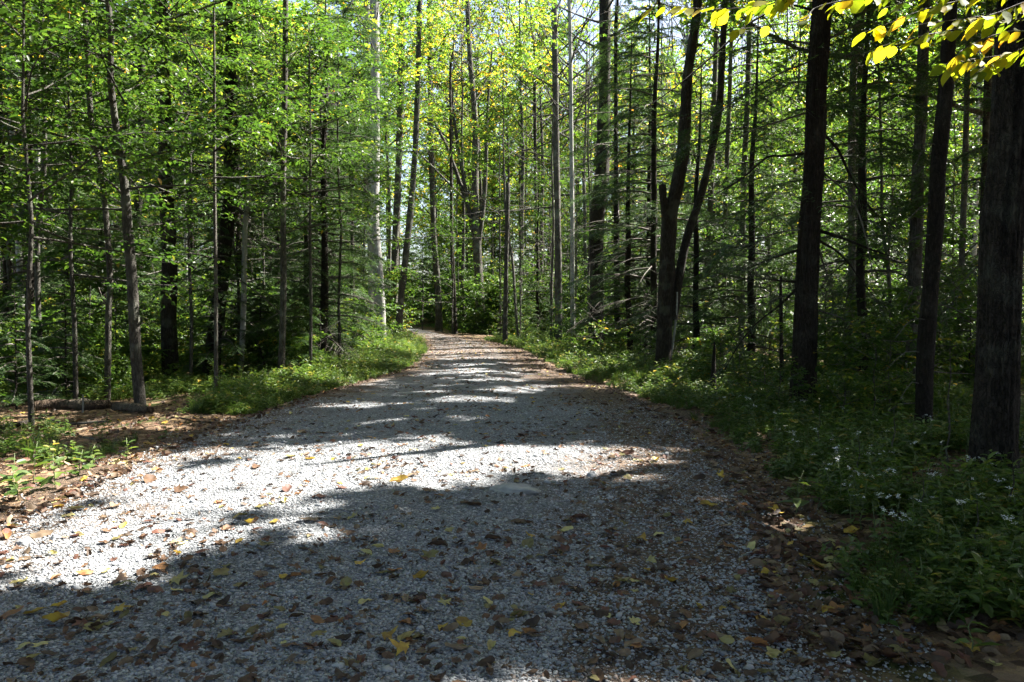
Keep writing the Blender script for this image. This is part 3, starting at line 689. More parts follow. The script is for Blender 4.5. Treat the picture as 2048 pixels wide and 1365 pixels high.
for pth in ([(450, 500), (420, 520), (385, 545), (350, 580)], [(455, 470), (425, 480), (385, 500), (350, 510)], [(462, 460), (500, 475), (540, 500), (580, 515)], [(464, 430), (510, 425), (570, 415), (640, 395)], [(448, 545), (480, 560), (520, 590), (560, 625)],
            [(458, 400), (410, 405), (370, 420)], [(466, 390), (520, 390), (600, 388), (690, 380)], [(445, 570), (415, 600), (390, 640)]):
    px_limb(o, b, pth, d, 4.5, 1.6, M_TWIG, random.uniform(-.2, .2), 5)
o, Q, b = px_tree('pale_young_tree', 'thin pale sapling forking upward beside the leaning hemlock', [(480, 757), (487, 633), (491, 505), (494, 440), (507, 330), (509, 286), (509, 205), (505, 90), (500, -20)], 11, 7, 'pale', top=8, crown=(UNDER, 2, 4.2, .75), ridge=.05, flare=.2, n=10)
px_limb(o, b, [(508, 290), (530, 255), (553, 216), (578, 160), (590, 90)], b[1], 5, 3, M_BPALE, .05, leaves=UL)
px_limb(o, b, [(495, 440), (515, 436), (540, 440), (566, 446)], b[1], 3, 1.5, M_BPALE)
px_tree('young_tree', 'slender brown stem growing tight beside the pale forking sapling', [(476, 752), (478, 640), (477, 560), (470, 500), (466, 440)], 7, 3, 'grey', top=5, crown=(SAPL, 0, 3.2, .9), n=8, flare=.2)
o, Q, b = px_tree('slender_straight_tree', 'slender straight grey trunk at the left verge, between leaning hemlock and bend', [(561, 762), (566, 640), (568, 560), (568, 450), (569, 366), (573, 238), (575, 120), (577, -10)], 13, 10, 'grey', top=9.5, crown=(UNDER, 1, 4.6, .95), ridge=.05, flare=.25, n=12)
for pth in ([(569, 420), (620, 415), (690, 408), (740, 400)], [(568, 395), (520, 400), (480, 405)], [(567, 470), (610, 455), (660, 450)]): px_limb(o, b, pth, b[1], 3, 1.2, M_TWIG, .1, 5)
px_tree('smooth_grey_tree', 'smooth pale grey trunk standing by the left verge at the bend', [(760, 690), (759, 620), (757, 560), (750, 450), (750, 403), (752, 220), (753, 90), (752, -20)], 23, 17, 'pale', top=24, crown=(AIRY, 1, 14.5, 1.0), ridge=.03, flare=.25, n=18)
px_tree('cream_barked_tree', 'cream-coloured trunk just left of the smooth grey trunk', [(741, 672), (743, 590), (742, 480), (740, 380), (738, 200), (737, 0)], 14, 11, 'pale', d=52, top=24, crown=(AIRY, 2, 15, .9), n=12)
px_tree('bend_tree', 'dark slanting trunk on the inside of the road bend', [(797, 674), (802, 600), (811, 523), (822, 420), (832, 300), (838, 150), (842, 0)], 15, 10, 'grey', d=55, top=26, crown=(AIRY, 0, 16, .9), n=12)
px_tree('bend_tree', 'thicker brown trunk half hidden behind the slanting one at the bend', [(788, 670), (789, 600), (792, 480), (800, 300), (806, 100), (806, 0)], 16, 12, 'grey', d=60, top=26, crown=(AIRY, 3, 17, .9), n=12)
px_tree('pale_lit_tree', 'thin trunk with a white sunlit patch left of the crooked sapling', [(212, 815), (216, 688), (218, 610), (222, 578), (217, 450), (205, 330), (190, 256), (184, 120), (180, 0)], 13, 9, 'grey', d=14.5, top=10, crown=(UNDER, 1, 5.0, .9), ridge=.05, flare=.3, n=12)
px_tree('thin_tree', 'thin mottled trunk rising from the brush near the left edge', [(90, 803), (82, 706), (77, 596), (80, 450), (95, 330), (96, 180), (95, 0)], 10, 8, 'grey', d=15.5, top=10, crown=(UNDER, 2, 4.5, .9), n=10)
px_tree('edge_tree', 'dark trunk cut by the left edge of the view', [(10, 735), (12, 640), (17, 540), (12, 400), (8, 200), (5, 0)], 16, 12, 'dark', d=19, top=15, crown=(BROAD, 4, 8.5, .8), n=12)
px_tree('birch_tree', 'pale white-grey trunk near the left edge with sunlit stretches', [(48, 690), (44, 600), (40, 487), (33, 300), (29, 165), (26, 0)], 12, 9, 'pale', d=24, top=17, crown=(BROAD, 3, 11, .8), n=10)
px_tree('dead_stub', 'short pale dead stub standing in the left leaf litter', [(163, 806), (164, 798), (163, 790)], 4, 2, 'pale', d=12.6, n=7, cat='stub', flare=0)
px_tree('leaning_stick', 'leaning dead stick beside the slender straight trunk', [(535, 760), (527, 725), (518, 690), (511, 664)], 5.5, 3, 'dark', n=7, cat='stick', flare=0)

# --- middle distance
o, Q, b = px_tree('maple_tree', 'broad maple splitting into several stems beyond the bend', [(961, 668), (960, 600), (957, 540), (955, 505), (951, 420), (951, 330), (952, 271), (948, 205), (940, 110), (935, 0)], 21, 8, 'grey', d=62, top=30, crown=(AIRY, 2, 14.5, 1.15), n=14)
for pth, w in (([(955, 505), (938, 421), (918, 360), (893, 293), (871, 249), (850, 190)], 12), ([(945, 460), (928, 360), (916, 290), (909, 238), (900, 150)], 9), ([(956, 500), (968, 403), (972, 330), (975, 230), (985, 100)], 12), ([(952, 275), (980, 240), (988, 215), (985, 200)], 5), ([(940, 410), (900, 370), (870, 340), (840, 310)], 5)):
    px_limb(o, b, pth, b[1], w, 3, M_BGREY, random.uniform(-.3, .3), 7)
px_tree('woods_tree', 'medium brown trunk with one side limb right beyond the road bend', [(878, 645), (876, 580), (869, 487), (866, 400), (862, 250), (860, 60), (860, -20)], 14, 8, 'grey', d=66, top=30, crown=(AIRY, 3, 15, 1.0), n=10)
px_tree('broken_pole', 'straight dead pole with a snapped top by the right verge', [(1010, 690), (1011, 620), (1013, 500), (1015, 420), (1016, 368)], 10, 8, 'grey', d=41, n=9, cat='dead tree')
px_tree('lit_tree', 'slim brown trunk catching sun, just left of the pale thin one', [(1118, 692), (1117, 600), (1115, 450), (1111, 256), (1109, 73), (1108, -20)], 15, 11, 'grey', d=40, top=25, crown=(AIRY, 1, 12, .95), n=12)
px_tree('pale_thin_tree', 'pale thin straight trunk left of the thick brown one', [(1146, 697), (1145, 600), (1144, 450), (1142, 300), (1140, 110), (1136, -20)], 10, 7, 'pale', d=37, top=22, crown=(AIRY, 3, 11.5, .75), n=10)
px_tree('thick_brown_tree', 'thick brown trunk on the right verge beside a dark slim hemlock', [(1192, 706), (1193, 600), (1193, 450), (1200, 380), (1204, 330), (1207, 180), (1208, 37), (1208, -20)], 31, 21, 'dark', d=33, top=24, crown=(AIRY, 0, 13, 1.15), ridge=.1, n=18)
px_tree('hemlock_tree', 'dark slim hemlock right beside the thick brown trunk', [(1235, 708), (1234, 600), (1232, 450), (1231, 330), (1230, 200), (1229, 60)], 14, 7, 'hem', d=31, top=17, crown=(HEML, 0, 2.8, .95), n=10)
px_tree('curved_young_tree', 'thin curved stem leaning left at the right verge', [(1037, 688), (1030, 600), (1025, 523), (1012, 440), (1008, 330)], 6, 4, 'grey', d=43, top=16, crown=(UNDER, 0, 8, 1.1), n=8)
px_tree('woods_tree', 'slim dark trunk behind the curved sapling', [(1080, 660), (1077, 560), (1073, 470), (1070, 300), (1068, 100)], 9, 6, 'dark', d=58, top=26, crown=(AIRY, 3, 15, .8), n=8)
px_tree('woods_tree', 'thin dark trunk between the forked maple and the side-limbed trunk', [(911, 662), (909, 600), (905, 490), (903, 350), (902, 150)], 8, 5, 'dark', d=60, top=25, crown=(AIRY, 2, 15, .7), n=8)

# --- right of the road
o, Q, b = px_tree('twin_stemmed_tree', 'rugged dark trunk with a snapped stub and a second slanting stem', [(1327, 748), (1330, 640), (1333, 571), (1337, 450), (1342, 420), (1363, 312), (1368, 220), (1371, 156), (1386, 58), (1392, -20)], 32, 17, 'dark', top=19, crown=(BROAD, 2, 10.5, 1.0), ridge=.16)
px_limb(o, b, [(1336, 520), (1330, 440), (1325, 395), (1323, 372)], b[1], 20, 15, M_BDARK, -.05, 12, 'broken_stub')
px_limb(o, b, [(1345, 640), (1360, 540), (1375, 468), (1406, 370), (1433, 234), (1440, 120), (1446, -10)], b[1], 20, 11, M_BDARK, .12, 12, 'second_stem')
px_limb(o, b, [(1337, 735), (1347, 680), (1353, 620), (1354, 585)], b[1], 6, 3, M_BPALE, -.04, 6, 'loose_bark_strip')
o, Q, b = px_tree('hemlock_tree', 'big dark hemlock on the right with long bare drooping branches', [(1607, 817), (1610, 690), (1613, 571), (1617, 450), (1624, 351), (1628, 156), (1636, 39), (1638, -40)], 45, 34, 'hem', top=8.6, ridge=.14, n=56)
d = b[1]
for pth, w in (([(1600, 570), (1560, 610), (1510, 650), (1478, 690), (1450, 740)], 6), ([(1598, 500), (1550, 515), (1500, 535), (1460, 545)], 6), ([(1600, 565), (1560, 562), (1520, 558)], 6), ([(1635, 462), (1690, 480), (1740, 500), (1800, 520)], 8), ([(1632, 480), (1680, 510), (1720, 560), (1760, 610)], 6),
               ([(1640, 270), (1670, 300), (1700, 360), (1740, 420), (1790, 460)], 7), ([(1602, 310), (1560, 315), (1530, 318), (1480, 360), (1430, 390)], 6), ([(1606, 230), (1560, 245), (1500, 265), (1440, 300)], 5), ([(1610, 170), (1580, 170), (1540, 190), (1500, 215)], 5),
               ([(1618, 95), (1580, 90), (1520, 95), (1450, 110)], 5), ([(1650, 85), (1700, 60), (1760, 45)], 5), ([(1622, 30), (1570, 20), (1500, 50), (1430, 110), (1360, 170), (1290, 220)], 6), ([(1636, 500), (1655, 560), (1668, 600)], 4), ([(1598, 585), (1560, 595), (1530, 610)], 4),
               ([(1632, 620), (1690, 640), (1740, 680)], 4), ([(1600, 460), (1540, 470), (1490, 500), (1450, 490)], 4), ([(1640, 345), (1700, 400), (1730, 480), (1745, 560)], 4), ([(1612, 130), (1560, 150), (1490, 190), (1420, 240)], 4)):
    hb = px_limb(o, b, pth, d, w, 1.5, M_BHEM if w > 5 else M_TWIG, random.uniform(-.3, .25), 6)
    P = np.array([at(px, py, d) for px, py in pth]) - b; fo = Foliage('foliage', M_HEM, 'blade'); ge = Geo()
    if random.random() < .75:
        for k in range(16):
            q = random.uniform(.3, 1) * (len(P) - 1); i_ = min(int(q), len(P) - 2); c = P[i_] + (P[i_ + 1] - P[i_]) * (q - i_)
            dd = nrm(nrm(P[i_ + 1] - P[i_]) + rng.normal(0, .6, 3) * [1, 1.2, .5]); ln = random.uniform(.3, .8)
            ge.tube(np.array([c, c + dd * ln * .5, c + dd * ln + [0, 0, -.06]]), [.004, .003, .0015], 3)
            t = rng.random(30); pos = c + dd * (ln * t)[:, None]; sd = nrm(np.cross(dd, [0, 0, 1.0])); ax = dd * .8 + sd * np.where(rng.random(30) < .5, -.7, .7)[:, None] + rng.normal(0, .2, (30, 3))
            fo.add(pos, ax, np.array([0, 0, 1.0]) + rng.normal(0, .3, (30, 3)), .055, .012, rng.uniform(.2, .7, 30))
        obj('twig', ge.mesh('twig', M_TWIG), hb); obj('foliage', fo.done().cut(), hb)
hang_foliage(o, Q[np.argmin(np.abs(Q[:, 2] - 2.6))], b + Q[np.argmin(np.abs(Q[:, 2] - 2.6))], 1.0, .9, None, HEML[1][1])
px_tree('dead_sapling', 'thin dead stem standing just left of the big hemlock', [(1566, 806), (1563, 690), (1561, 600), (1560, 555)], 9, 5, 'hem', d=13, n=8, cat='dead tree', flare=.2)
o, Q, b = px_tree('hemlock_tree', 'dark hemlock trunk left of the massive right-edge trunk, bristling with dead twigs', [(1848, 880), (1851, 760), (1855, 652), (1861, 550), (1867, 450), (1870, 351), (1881, 214), (1888, 80), (1890, -30)], 31, 25, 'hem', top=7.5, crown=(HEML, 0, 4.2, .85), ridge=.12)
for k in range(16):
    py = 300 + 34 * k; px = np.interp(py, [214, 351, 450, 652, 880], [1881, 1870, 1867, 1855, 1848]); sg = random.choice((-1, 1)); ln = random.uniform(50, 110)
    px_limb(o, b, [(px, py), (px + sg * ln * .5, py + random.uniform(-15, 20)), (px + sg * ln, py + random.uniform(0, 60))], b[1], 3.5, 1, M_TWIG, random.uniform(-.25, .2), 5)
px_tree('grey_edged_tree', 'grey trunk with a sunlit side just left of the twig-bristled hemlock', [(1822, 830), (1824, 720), (1826, 611), (1829, 480), (1831, 351), (1835, 234), (1838, 80), (1840, -20)], 25, 19, 'grey', d=13.5, top=16, crown=(BROAD, 4, 8.0, .9), ridge=.08, n=16)
px_tree('massive_tree', 'massive lichen-flecked trunk at the right edge of the view', [(1992, 965), (1993, 880), (1996, 700), (2000, 450), (2010, 351), (2018, 156), (2024, 20), (2028, -60)], 74, 70, 'dark', top=18, crown=(BROAD, 1, 7.5, 1.1), ridge=.12, n=72)
px_tree('slim_woods_tree', 'slim grey trunk seen between twiggy hemlock and massive right trunk', [(1919, 770), (1920, 600), (1922, 480), (1924, 351), (1926, 150), (1926, 0)], 13, 10, 'grey', d=17, top=16, crown=(BROAD, 3, 9.5, .8), n=10)
px_tree('slim_woods_tree', 'dim slender trunk hugging the left side of the massive trunk', [(1958, 800), (1960, 600), (1963, 350), (1966, 150), (1968, 0)], 14, 11, 'dark', d=16, top=16, crown=(BROAD, 4, 9.0, .8), n=10)
px_tree('grey_tree', 'mid-grey straight trunk halfway between big hemlock and sunlit-sided trunk', [(1703, 735), (1706, 600), (1708, 450), (1710, 312), (1712, 150), (1713, 0)], 18, 14, 'grey', d=21, top=18, crown=(BROAD, 0, 10.5, .9), n=12)
px_tree('bent_young_tree', 'thin bent stem right of the mid-grey straight trunk', [(1788, 740), (1782, 640), (1774, 531), (1762, 450), (1758, 330), (1752, 180)], 8, 5, 'grey', d=19, top=10, crown=(UNDER, 1, 5, .8), n=8)
px_tree('woods_tree', 'pale thin trunk between twin-stemmed tree and big hemlock, right of its brother', [(1482, 735), (1483, 560), (1484, 390), (1490, 220), (1494, 0)], 13, 10, 'grey', d=25, top=19, crown=(BROAD, 3, 11, .85), n=10)
px_tree('woods_tree', 'thin trunk nearest to the twin-stemmed tree, dim and grey', [(1446, 725), (1448, 560), (1449, 390), (1455, 200), (1460, 0)], 10, 8, 'grey', d=28, top=20, crown=(BROAD, 1, 12, .8), n=10)
px_tree('woods_tree', 'thin grey trunk rising directly above the broken stump', [(1412, 720), (1415, 560), (1417, 448), (1424, 260), (1428, 0)], 13, 9, 'grey', d=30, top=21, crown=(AIRY, 0, 12.5, .8), n=10)
o, Q, b = px_tree('broken_stump', 'short splintered dark stump on the right verge', [(1427, 790), (1427, 750), (1428, 715), (1429, 684)], 14, 3, 'hem', n=12, ridge=.25, flare=.3, cat='stump')
px_tree('dead_stub', 'small thin dead stub among the right-hand undergrowth', [(1738, 862), (1737, 835), (1736, 815)], 4, 2.5, 'dark', n=7, cat='stub', flare=0)

# ------------------------------------------------------------------ the wood around: trees one can tell apart
COLS = [(-1e9, 60, 'by the left edge of the view'), (60, 200, 'behind the thin mottled trunk on the left'), (200, 310, 'behind the crooked grey sapling'), (310, 400, 'behind the thick dark trunk on the left'), (400, 520, 'behind the leaning hemlock'),
        (520, 640, 'behind the slender straight trunk'), (640, 735, 'left of the smooth grey trunk'), (735, 830, 'beside the road bend'), (830, 930, 'straight beyond the bend'), (930, 1000, 'behind the forked maple'), (1000, 1090, 'behind the snapped pole'),
        (1090, 1175, 'behind the pale thin trunk'), (1175, 1260, 'behind the thick brown trunk'), (1260, 1400, 'behind the twin-stemmed tree'), (1400, 1500, 'above the splintered stump'), (1500, 1590, 'just left of the big hemlock'), (1590, 1690, 'behind the big hemlock'),
        (1690, 1800, 'right of the big hemlock'), (1800, 1900, 'behind the twig-bristled hemlock'), (1900, 1990, 'left of the massive trunk'), (1990, 1e9, 'by the right edge of the view')]
USED = {}
def place_words(x, y):
    px = 1024 + x / max(y, .5) * F
    w = next(t for a, c, t in COLS if a <= px < c)
    return w
def uniq(label, group):
    USED[label] = USED.get(label, 0) + 1
    return label
DISTW = [(17, 'close'), (25, 'slightly back'), (34, 'midway back'), (45, 'further back'), (60, 'far back'), (400, 'deepest')]
def dist_word(y): return next(w for a, w in DISTW if y < a)

# shared straight trunks (unit height 1 m steps), slightly wobbly
def trunk_mesh(h, r, bark, seed, ridge=.08):
    random.seed(seed)
    P = [np.array([0, 0, -.15])]
    n = 9; off = np.zeros(2); lean = np.array([random.gauss(0, .012), random.gauss(0, .012)])
    for k in range(n + 1):
        z = h * k / n; off = off + np.array([random.gauss(0, .05), random.gauss(0, .05)]) + lean * h / n
        P.append(np.array([off[0], off[1], z]) if k else np.array([0, 0, 0.]))
    Q = smooth_path(np.array(P), .5); R = np.interp(Q[:, 2], [0, h * .5, h], [r, r * .62, r * .06])
    V, Fq, cap = tube(Q, R, 12, ridge, .9, seed)
    return mesh_np('trunk', V, np.vstack([Fq, cap]), bark, smooth=True), Q
TRUNKS = [(*trunk_mesh(20, r, bk, 60 + k), tone, thick) for k, (r, bk, tone, thick) in enumerate([(.11, M_BGREY, 'grey', 'slim'), (.16, M_BDARK, 'dark', 'straight'), (.09, M_BPALE, 'pale', 'thin'), (.2, M_BDARK, 'brown', 'stout'), (.13, M_BGREY, 'mottled grey', 'slim'), (.15, M_BPALE, 'whitish', 'straight')])]
HTRUNK = trunk_mesh(16, .13, M_BHEM, 90)
random.seed(77)

def sun_line_clear(x, y, h):
    "a trunk here would not throw its shadow over the main sunlit patch"
    z = np.linspace(.5, h, 60); P = np.stack([np.full(60, x), np.full(60, y), z], 1); t = z / S[2]
    return in_poly(P[:, 0] - S[0] * t, P[:, 1] - S[1] * t, SUN_GAP).sum() < 3

def ok_spot(x, y, gap, road=1.4):
    if road_dist(x, y) < road: return False
    return all((x - a) ** 2 + (y - c) ** 2 > gap * gap for a, c in TREES)

def broad_tree(x, y, name='woods_tree', sc=1.0, group='broadleaf trees in the woods', crownscale=None, zc=None, k=None):
    k = (random.randrange(len(TRUNKS)) if y < 30 or abs(x / y + .05) > .2 else random.choice((0, 4, 4, 0, 2))) if k is None else k
    tm, Q, tone, thick = TRUNKS[k]; z = float(H(x, y)); rot = random.uniform(0, 6.28)
    lab = '%s %s trunk %s %s' % (thick, tone, dist_word(y), place_words(x, y))
    if not (y > 1 and -80 < 1024 + x / y * F < 2130): lab = 'tree just outside the view whose crown shades the near road'; group = 'trees shading the near road'
    o = thing(name, uniq(lab, group), 'tree', (x, y, z), 0, 1, group)
    obj('trunk', tm, o, (0, 0, 0), (0, 0, rot), sc)
    zc = (random.uniform(4.2, 9.0) if abs(x / max(y, 1) + .05) > .2 else random.uniform(2.6, 6)) * sc if zc is None else zc
    q = Q[np.argmin(np.abs(Q[:, 2] - zc / sc))] * sc; c, s_ = math.cos(rot), math.sin(rot); q = np.array([q[0] * c - q[1] * s_, q[0] * s_ + q[1] * c, q[2]])
    lm, fo = random.choice(BROAD if y < 26 else AIRY)
    hang_foliage(o, q, q + [x, y, z], random.uniform(0, 6.28), (crownscale or random.uniform(.85, 1.1)) * sc, lm, fo)
    TREES.append((x, y)); return o

def hem_tree(x, y, k, sc, group='hemlocks in the woods', zc=.0):
    z = float(H(x, y)); lab = '%s hemlock %s %s' % (['tall dark', 'bushy dark', 'towering'][k], dist_word(y), place_words(x, y))
    o = thing('hemlock_tree', uniq(lab, group), 'tree', (x, y, z), 0, 1, group)
    hh = [15, 12, 18][k]
    obj('trunk', HTRUNK[0], o, (0, 0, 0), (0, 0, random.uniform(0, 6.28)), (sc, sc, sc * hh / 16))
    hang_foliage(o, (0, 0, zc), np.array([x, y, z + zc]), random.uniform(0, 6.28), sc, *HEML[k]); TREES.append((x, y)); return o

def young_hem(x, y, k, sc, group='young hemlocks'):
    z = float(H(x, y)); lab = 'young feathery hemlock growing %s %s' % (dist_word(y), place_words(x, y))
    o = thing('young_hemlock_tree', uniq(lab, group), 'sapling', (x, y, z), 0, 1, group)
    h = [4.5, 3.0][k]
    obj('trunk', YT, o, (0, 0, 0), (0, 0, 0), (sc, sc, sc * h / 4))
    hang_foliage(o, (0, 0, 0), np.array([x, y, z]), random.uniform(0, 6.28), sc, *HEMY[k]); return o
_P = np.array([[0, 0, -.1], [0, 0, 1.2], [.02, 0, 2.6], [0, 0, 4.0]]); V, Fq, cap = tube(_P, [.03, .025, .015, .004], 7, .05); YT = mesh_np('trunk', V, np.vstack([Fq, cap]), M_BHEM, smooth=True)
_P = np.array([[0, 0, -.1], [.02, 0, .8], [-.01, .03, 1.6], [.03, 0, 2.4], [.02, .02, 3.2], [0, 0, 4.0]]); V, Fq, cap = tube(_P, [.018, .016, .013, .01, .007, .003], 6, .05); ST = mesh_np('stem', V, np.vstack([Fq, cap]), M_BGREY, smooth=True)
V, Fq, cap = tube(_P * [2, 2, 2.2], [.045, .04, .034, .027, .018, .006], 8, .05); UT = mesh_np('trunk', V, np.vstack([Fq, cap]), M_BGREY, smooth=True)

def sapling(x, y, k, sc, zc=.5, group='leafy saplings'):
    z = float(H(x, y)); lab = '%s leafy sapling %s %s' % (['layered', 'low', 'tall', 'knee-high'][k], dist_word(y), place_words(x, y))
    o = thing('sapling_tree', uniq(lab, group), 'sapling', (x, y, z), 0, 1, group)
    hc = [2.2, 1.5, 2.8, 1.0][k]
    obj('stem', ST, o, (0, 0, 0), (0, 0, 0), (sc, sc, sc * (hc + zc) / 4))
    hang_foliage(o, (0, 0, zc * sc), np.array([x, y, z + zc * sc]), random.uniform(0, 6.28), sc, *SAPL[k]); return o

def under_tree(x, y, k, sc, zc, group='understory trees'):
    z = float(H(x, y)); lab = '%s layered understory tree %s %s' % (['spreading', 'small', 'narrow'][k], dist_word(y), place_words(x, y))
    o = thing('understory_tree', uniq(lab, group), 'tree', (x, y, z), 0, 1, group); hc = [6, 5, 6.5][k]
    obj('trunk', UT, o, (0, 0, 0), (0, 0, random.uniform(0, 6)), (sc, sc, (sc * hc + zc) / 8.8))
    hang_foliage(o, (0, 0, zc), np.array([x, y, z + zc]), random.uniform(0, 6.28), sc, *UNDER[k]); TREES.append((x, y)); return o

def gx(px, d): return (px - 1024.0) / F * d

# hemlocks that read in the photo: feathery lit ones left of the bend, dark ones right
for px, d, k, sc in [(655, 27, 1, 1.0), (615, 23, 1, .9), (560, 30, 0, .9), (470, 24, 1, 1.0), (670, 36, 0, 1.0), (1290, 29, 0, 1.0), (1270, 40, 2, .9), (1500, 21, 1, .9), (1420, 36, 0, 1.0), (1390, 21.5, 1, .8), (150, 22, 0, .9), (380, 31, 2, .8), (1075, 52, 0, .9), (1305, 24.5, 0, 1.0), (640, 21, 1, .95), (1260, 27.5, 1, 1.0)]:
    hem_tree(gx(px, d), d, k, sc)
for px, d, k, sc, zc in [(712, 31, 1, .9, 6.5), (60, 19, 0, .9, 1.0), (215, 24, 1, 1.0, .6), (1725, 14.5, 1, .8, 1.6), (2080, 11, 1, .9, 2.0)]:
    hem_tree(gx(px, d), d, k, sc, zc=zc)
for px, d, k, sc in [(672, 31, 0, .9), (640, 26, 1, 1.0), (590, 22, 1, .9), (695, 38, 0, .8), (610, 33, 0, 1.0), (520, 21, 1, .9), (1290, 24, 1, .8), (1700, 16, 1, .8), (1650, 19, 0, .8), (1940, 15, 1, .7), (130, 14.5, 1, .8), (30, 13, 1, .7), (440, 19, 0, .9)]:
    young_hem(gx(px, d), d, k, sc)
for px, d, k, sc, zc in [(60, 11.5, 0, .9, 2.6), (150, 14, 1, 1.0, 2.4), (-120, 12, 2, 1, 2.2), (380, 18, 0, 1.0, 2.6), (430, 14, 2, .85, 4.0), (620, 18, 0, .9, 3.6), (680, 21, 2, 1.0, 3.5), (530, 25, 1, 1.1, 2.8), (20, 18, 1, 1.1, 2.0), (260, 20, 2, 1.0, 2.2),
                         (1040, 48, 0, 1.2, 3.0), (905, 58, 0, 1.2, 2.5), (985, 66, 2, 1.3, 2.0), (845, 70, 1, 1.4, 2), (1100, 50, 2, 1.2, 3), (1280, 34, 0, 1.0, 2.2), (1540, 24, 2, 1.0, 2.6), (1660, 27, 0, 1.1, 2), (1780, 22, 2, 1, 2.2), (1900, 24, 0, 1.1, 2.4), (1470, 32, 0, 1.1, 2), (2050, 20, 1, 1, 2), (1510, 27, 1, 1.2, 1.5), (1610, 23, 2, 1.1, 2.5), (1720, 30, 0, 1.3, 1.2), (1860, 28, 2, 1.3, 1.5), (1985, 26, 0, 1.2, 1.5), (1420, 30, 2, 1.2, 3), (1560, 33, 0, 1.4, 4), (1790, 34, 1, 1.5, 5), (1900, 34, 0, 1.4, 6), (1660, 36, 2, 1.5, 6)]:
    under_tree(gx(px, d), d, k, sc, zc)

# canopy neighbours right and overhead whose shade falls over the near road
n_sh = 0
for (x, y) in [(6.5, 2.5), (9.5, 4.0), (12.5, 5.5), (8.0, 6.3), (11.0, 8.2), (14.5, 9.5), (7.8, -1.0), (10.8, .8), (14, 2.2), (17, 6), (13.3, 12.2), (16.8, 12.8), (9.6, 11.6), (5.6, -3.2), (9.0, -4.5), (19.5, 10), (20.5, 15), (17.5, 17), (11.8, 15.3), (-6.5, 2.0), (-7.5, -1.5), (-5.2, -4.5), (2.6, -5.5), (-9.5, 5), (7.4, 14.6), (8.3, 18.5), (12.5, 19.5), (-2.5, -7.5), (6.5, -7.5), (-8.5, -6), (0, -10), (12, -4), (-11, 0), (-12.5, 8.5), (16, -2), (5.4, 4.4), (6.8, 8.4), (5.0, .6), (8.6, 3.0), (3.8, -2.2), (-4.6, -2.0), (3.0, 1.2), (-4.9, 1.0), (-3.9, -6), (4.2, -6.5), (-6.8, 4.6), (.5, -14), (-6, -11), (8, -12)]:
    if ok_spot(x, y, 1.2, 1.0) and sun_line_clear(x, y, 11):
        broad_tree(x, y, 'shade_tree', 1.0, 'trees shading the near road', random.uniform(1.3, 1.5), random.uniform(6.0, 8), k=random.choice((0, 1, 4))); n_sh += 1

# taller crowns meeting over the bend
for px, d, zc in [(785, 62, 15), (850, 66, 17), (900, 72, 14), (1000, 66, 16), (1045, 57, 13), (1085, 61, 17), (1150, 53, 13), (960, 76, 18), (820, 76, 12), (1110, 72, 14), (880, 60, 19), (1020, 74, 20), (930, 64, 21), (1170, 62, 18)]:
    x = gx(px, d)
    if ok_spot(x, d, 1.2, 1.2): broad_tree(x, d, sc=1.5, crownscale=.95, zc=zc, k=random.choice((0, 4, 2)))
# slim young trees that close the view over the bend
for k in range(24):
    for _ in range(40):
        y = random.uniform(40, 78); px = random.uniform(700, 1200); x = gx(px, y)
        if ok_spot(x, y, 2.0, 1.6) and not (y < 56 and 740 < px < 900): under_tree(x, y, random.randrange(3), random.uniform(1.5, 2.0), random.uniform(2.5, 15) * (y / 60)); break
# further woods, thinning with distance
tries = 0; nt = 0
while tries < 9000 and nt < 185:
    tries += 1
    y = 17 + 85 * random.random() ** .8; half = .74 * y + 4; x = random.uniform(-half, half)
    gap = 2.3 + y * .02
    if not ok_spot(x, y, gap, 2.2): continue
    px = 1024 + x / y * F
    if 700 < px < 1010 and y < 58: continue
    if 640 < px < 1240 and y < 34: continue
    if not sun_line_clear(x, y, 14): continue
    if -6 < x < 20 and 46 < y < 84 and random.random() < .55: continue
    r = random.random()
    if r < .6: broad_tree(x, y, sc=random.uniform(.85, 1.2) * float(np.interp(y, [25, 75], [1, 1.55])))
    elif r < .72: hem_tree(x, y, random.randrange(3), random.uniform(.75, 1.05))
    else: under_tree(x, y, random.randrange(3), random.uniform(1.1, 1.7), random.uniform(1.2, 7))
    nt += 1
# saplings and bushes between the trunks
for px, py, k, sc in [(1500, 812, 3, .55), (1560, 835, 1, .5), (1690, 860, 3, .6), (1750, 885, 1, .5), (1640, 905, 3, .45), (1790, 940, 3, .5), (1900, 985, 1, .5), (1440, 775, 1, .6), (1370, 765, 3, .6), (1290, 745, 1, .6), (2030, 1060, 3, .45), (1720, 975, 3, .4), (1960, 1130, 3, .35), (1850, 1060, 3, .35), (1690, 815, 0, .6), (1750, 840, 1, .8), (1530, 800, 0, .6), (1900, 900, 0, .5), (1780, 850, 2, .5), (1480, 785, 2, .5)]:
    g_ = ground(px, py); sapling(g_[0], g_[1], k, sc, .1)
ns = 0; tries = 0
while ns < 120 and tries < 4000:
    tries += 1
    y = 11.5 + 60 * random.random() ** 1.5; half = .72 * y + 1; x = random.uniform(-half, half)
    if road_dist(x, y) < 1.7: continue
    if y < 13 and abs(x) < 4.5: continue
    if y < 18 and (230 < 1024 + x / y * F < 620 or 1280 < 1024 + x / y * F < 1680): continue
    sapling(x, y, random.choice((0, 1, 1, 2, 3, 3)), random.uniform(.7, 1.25) * (1 + y * .006), random.uniform(.15, .6)); ns += 1
print('trees', len(TREES), 'shade', n_sh)
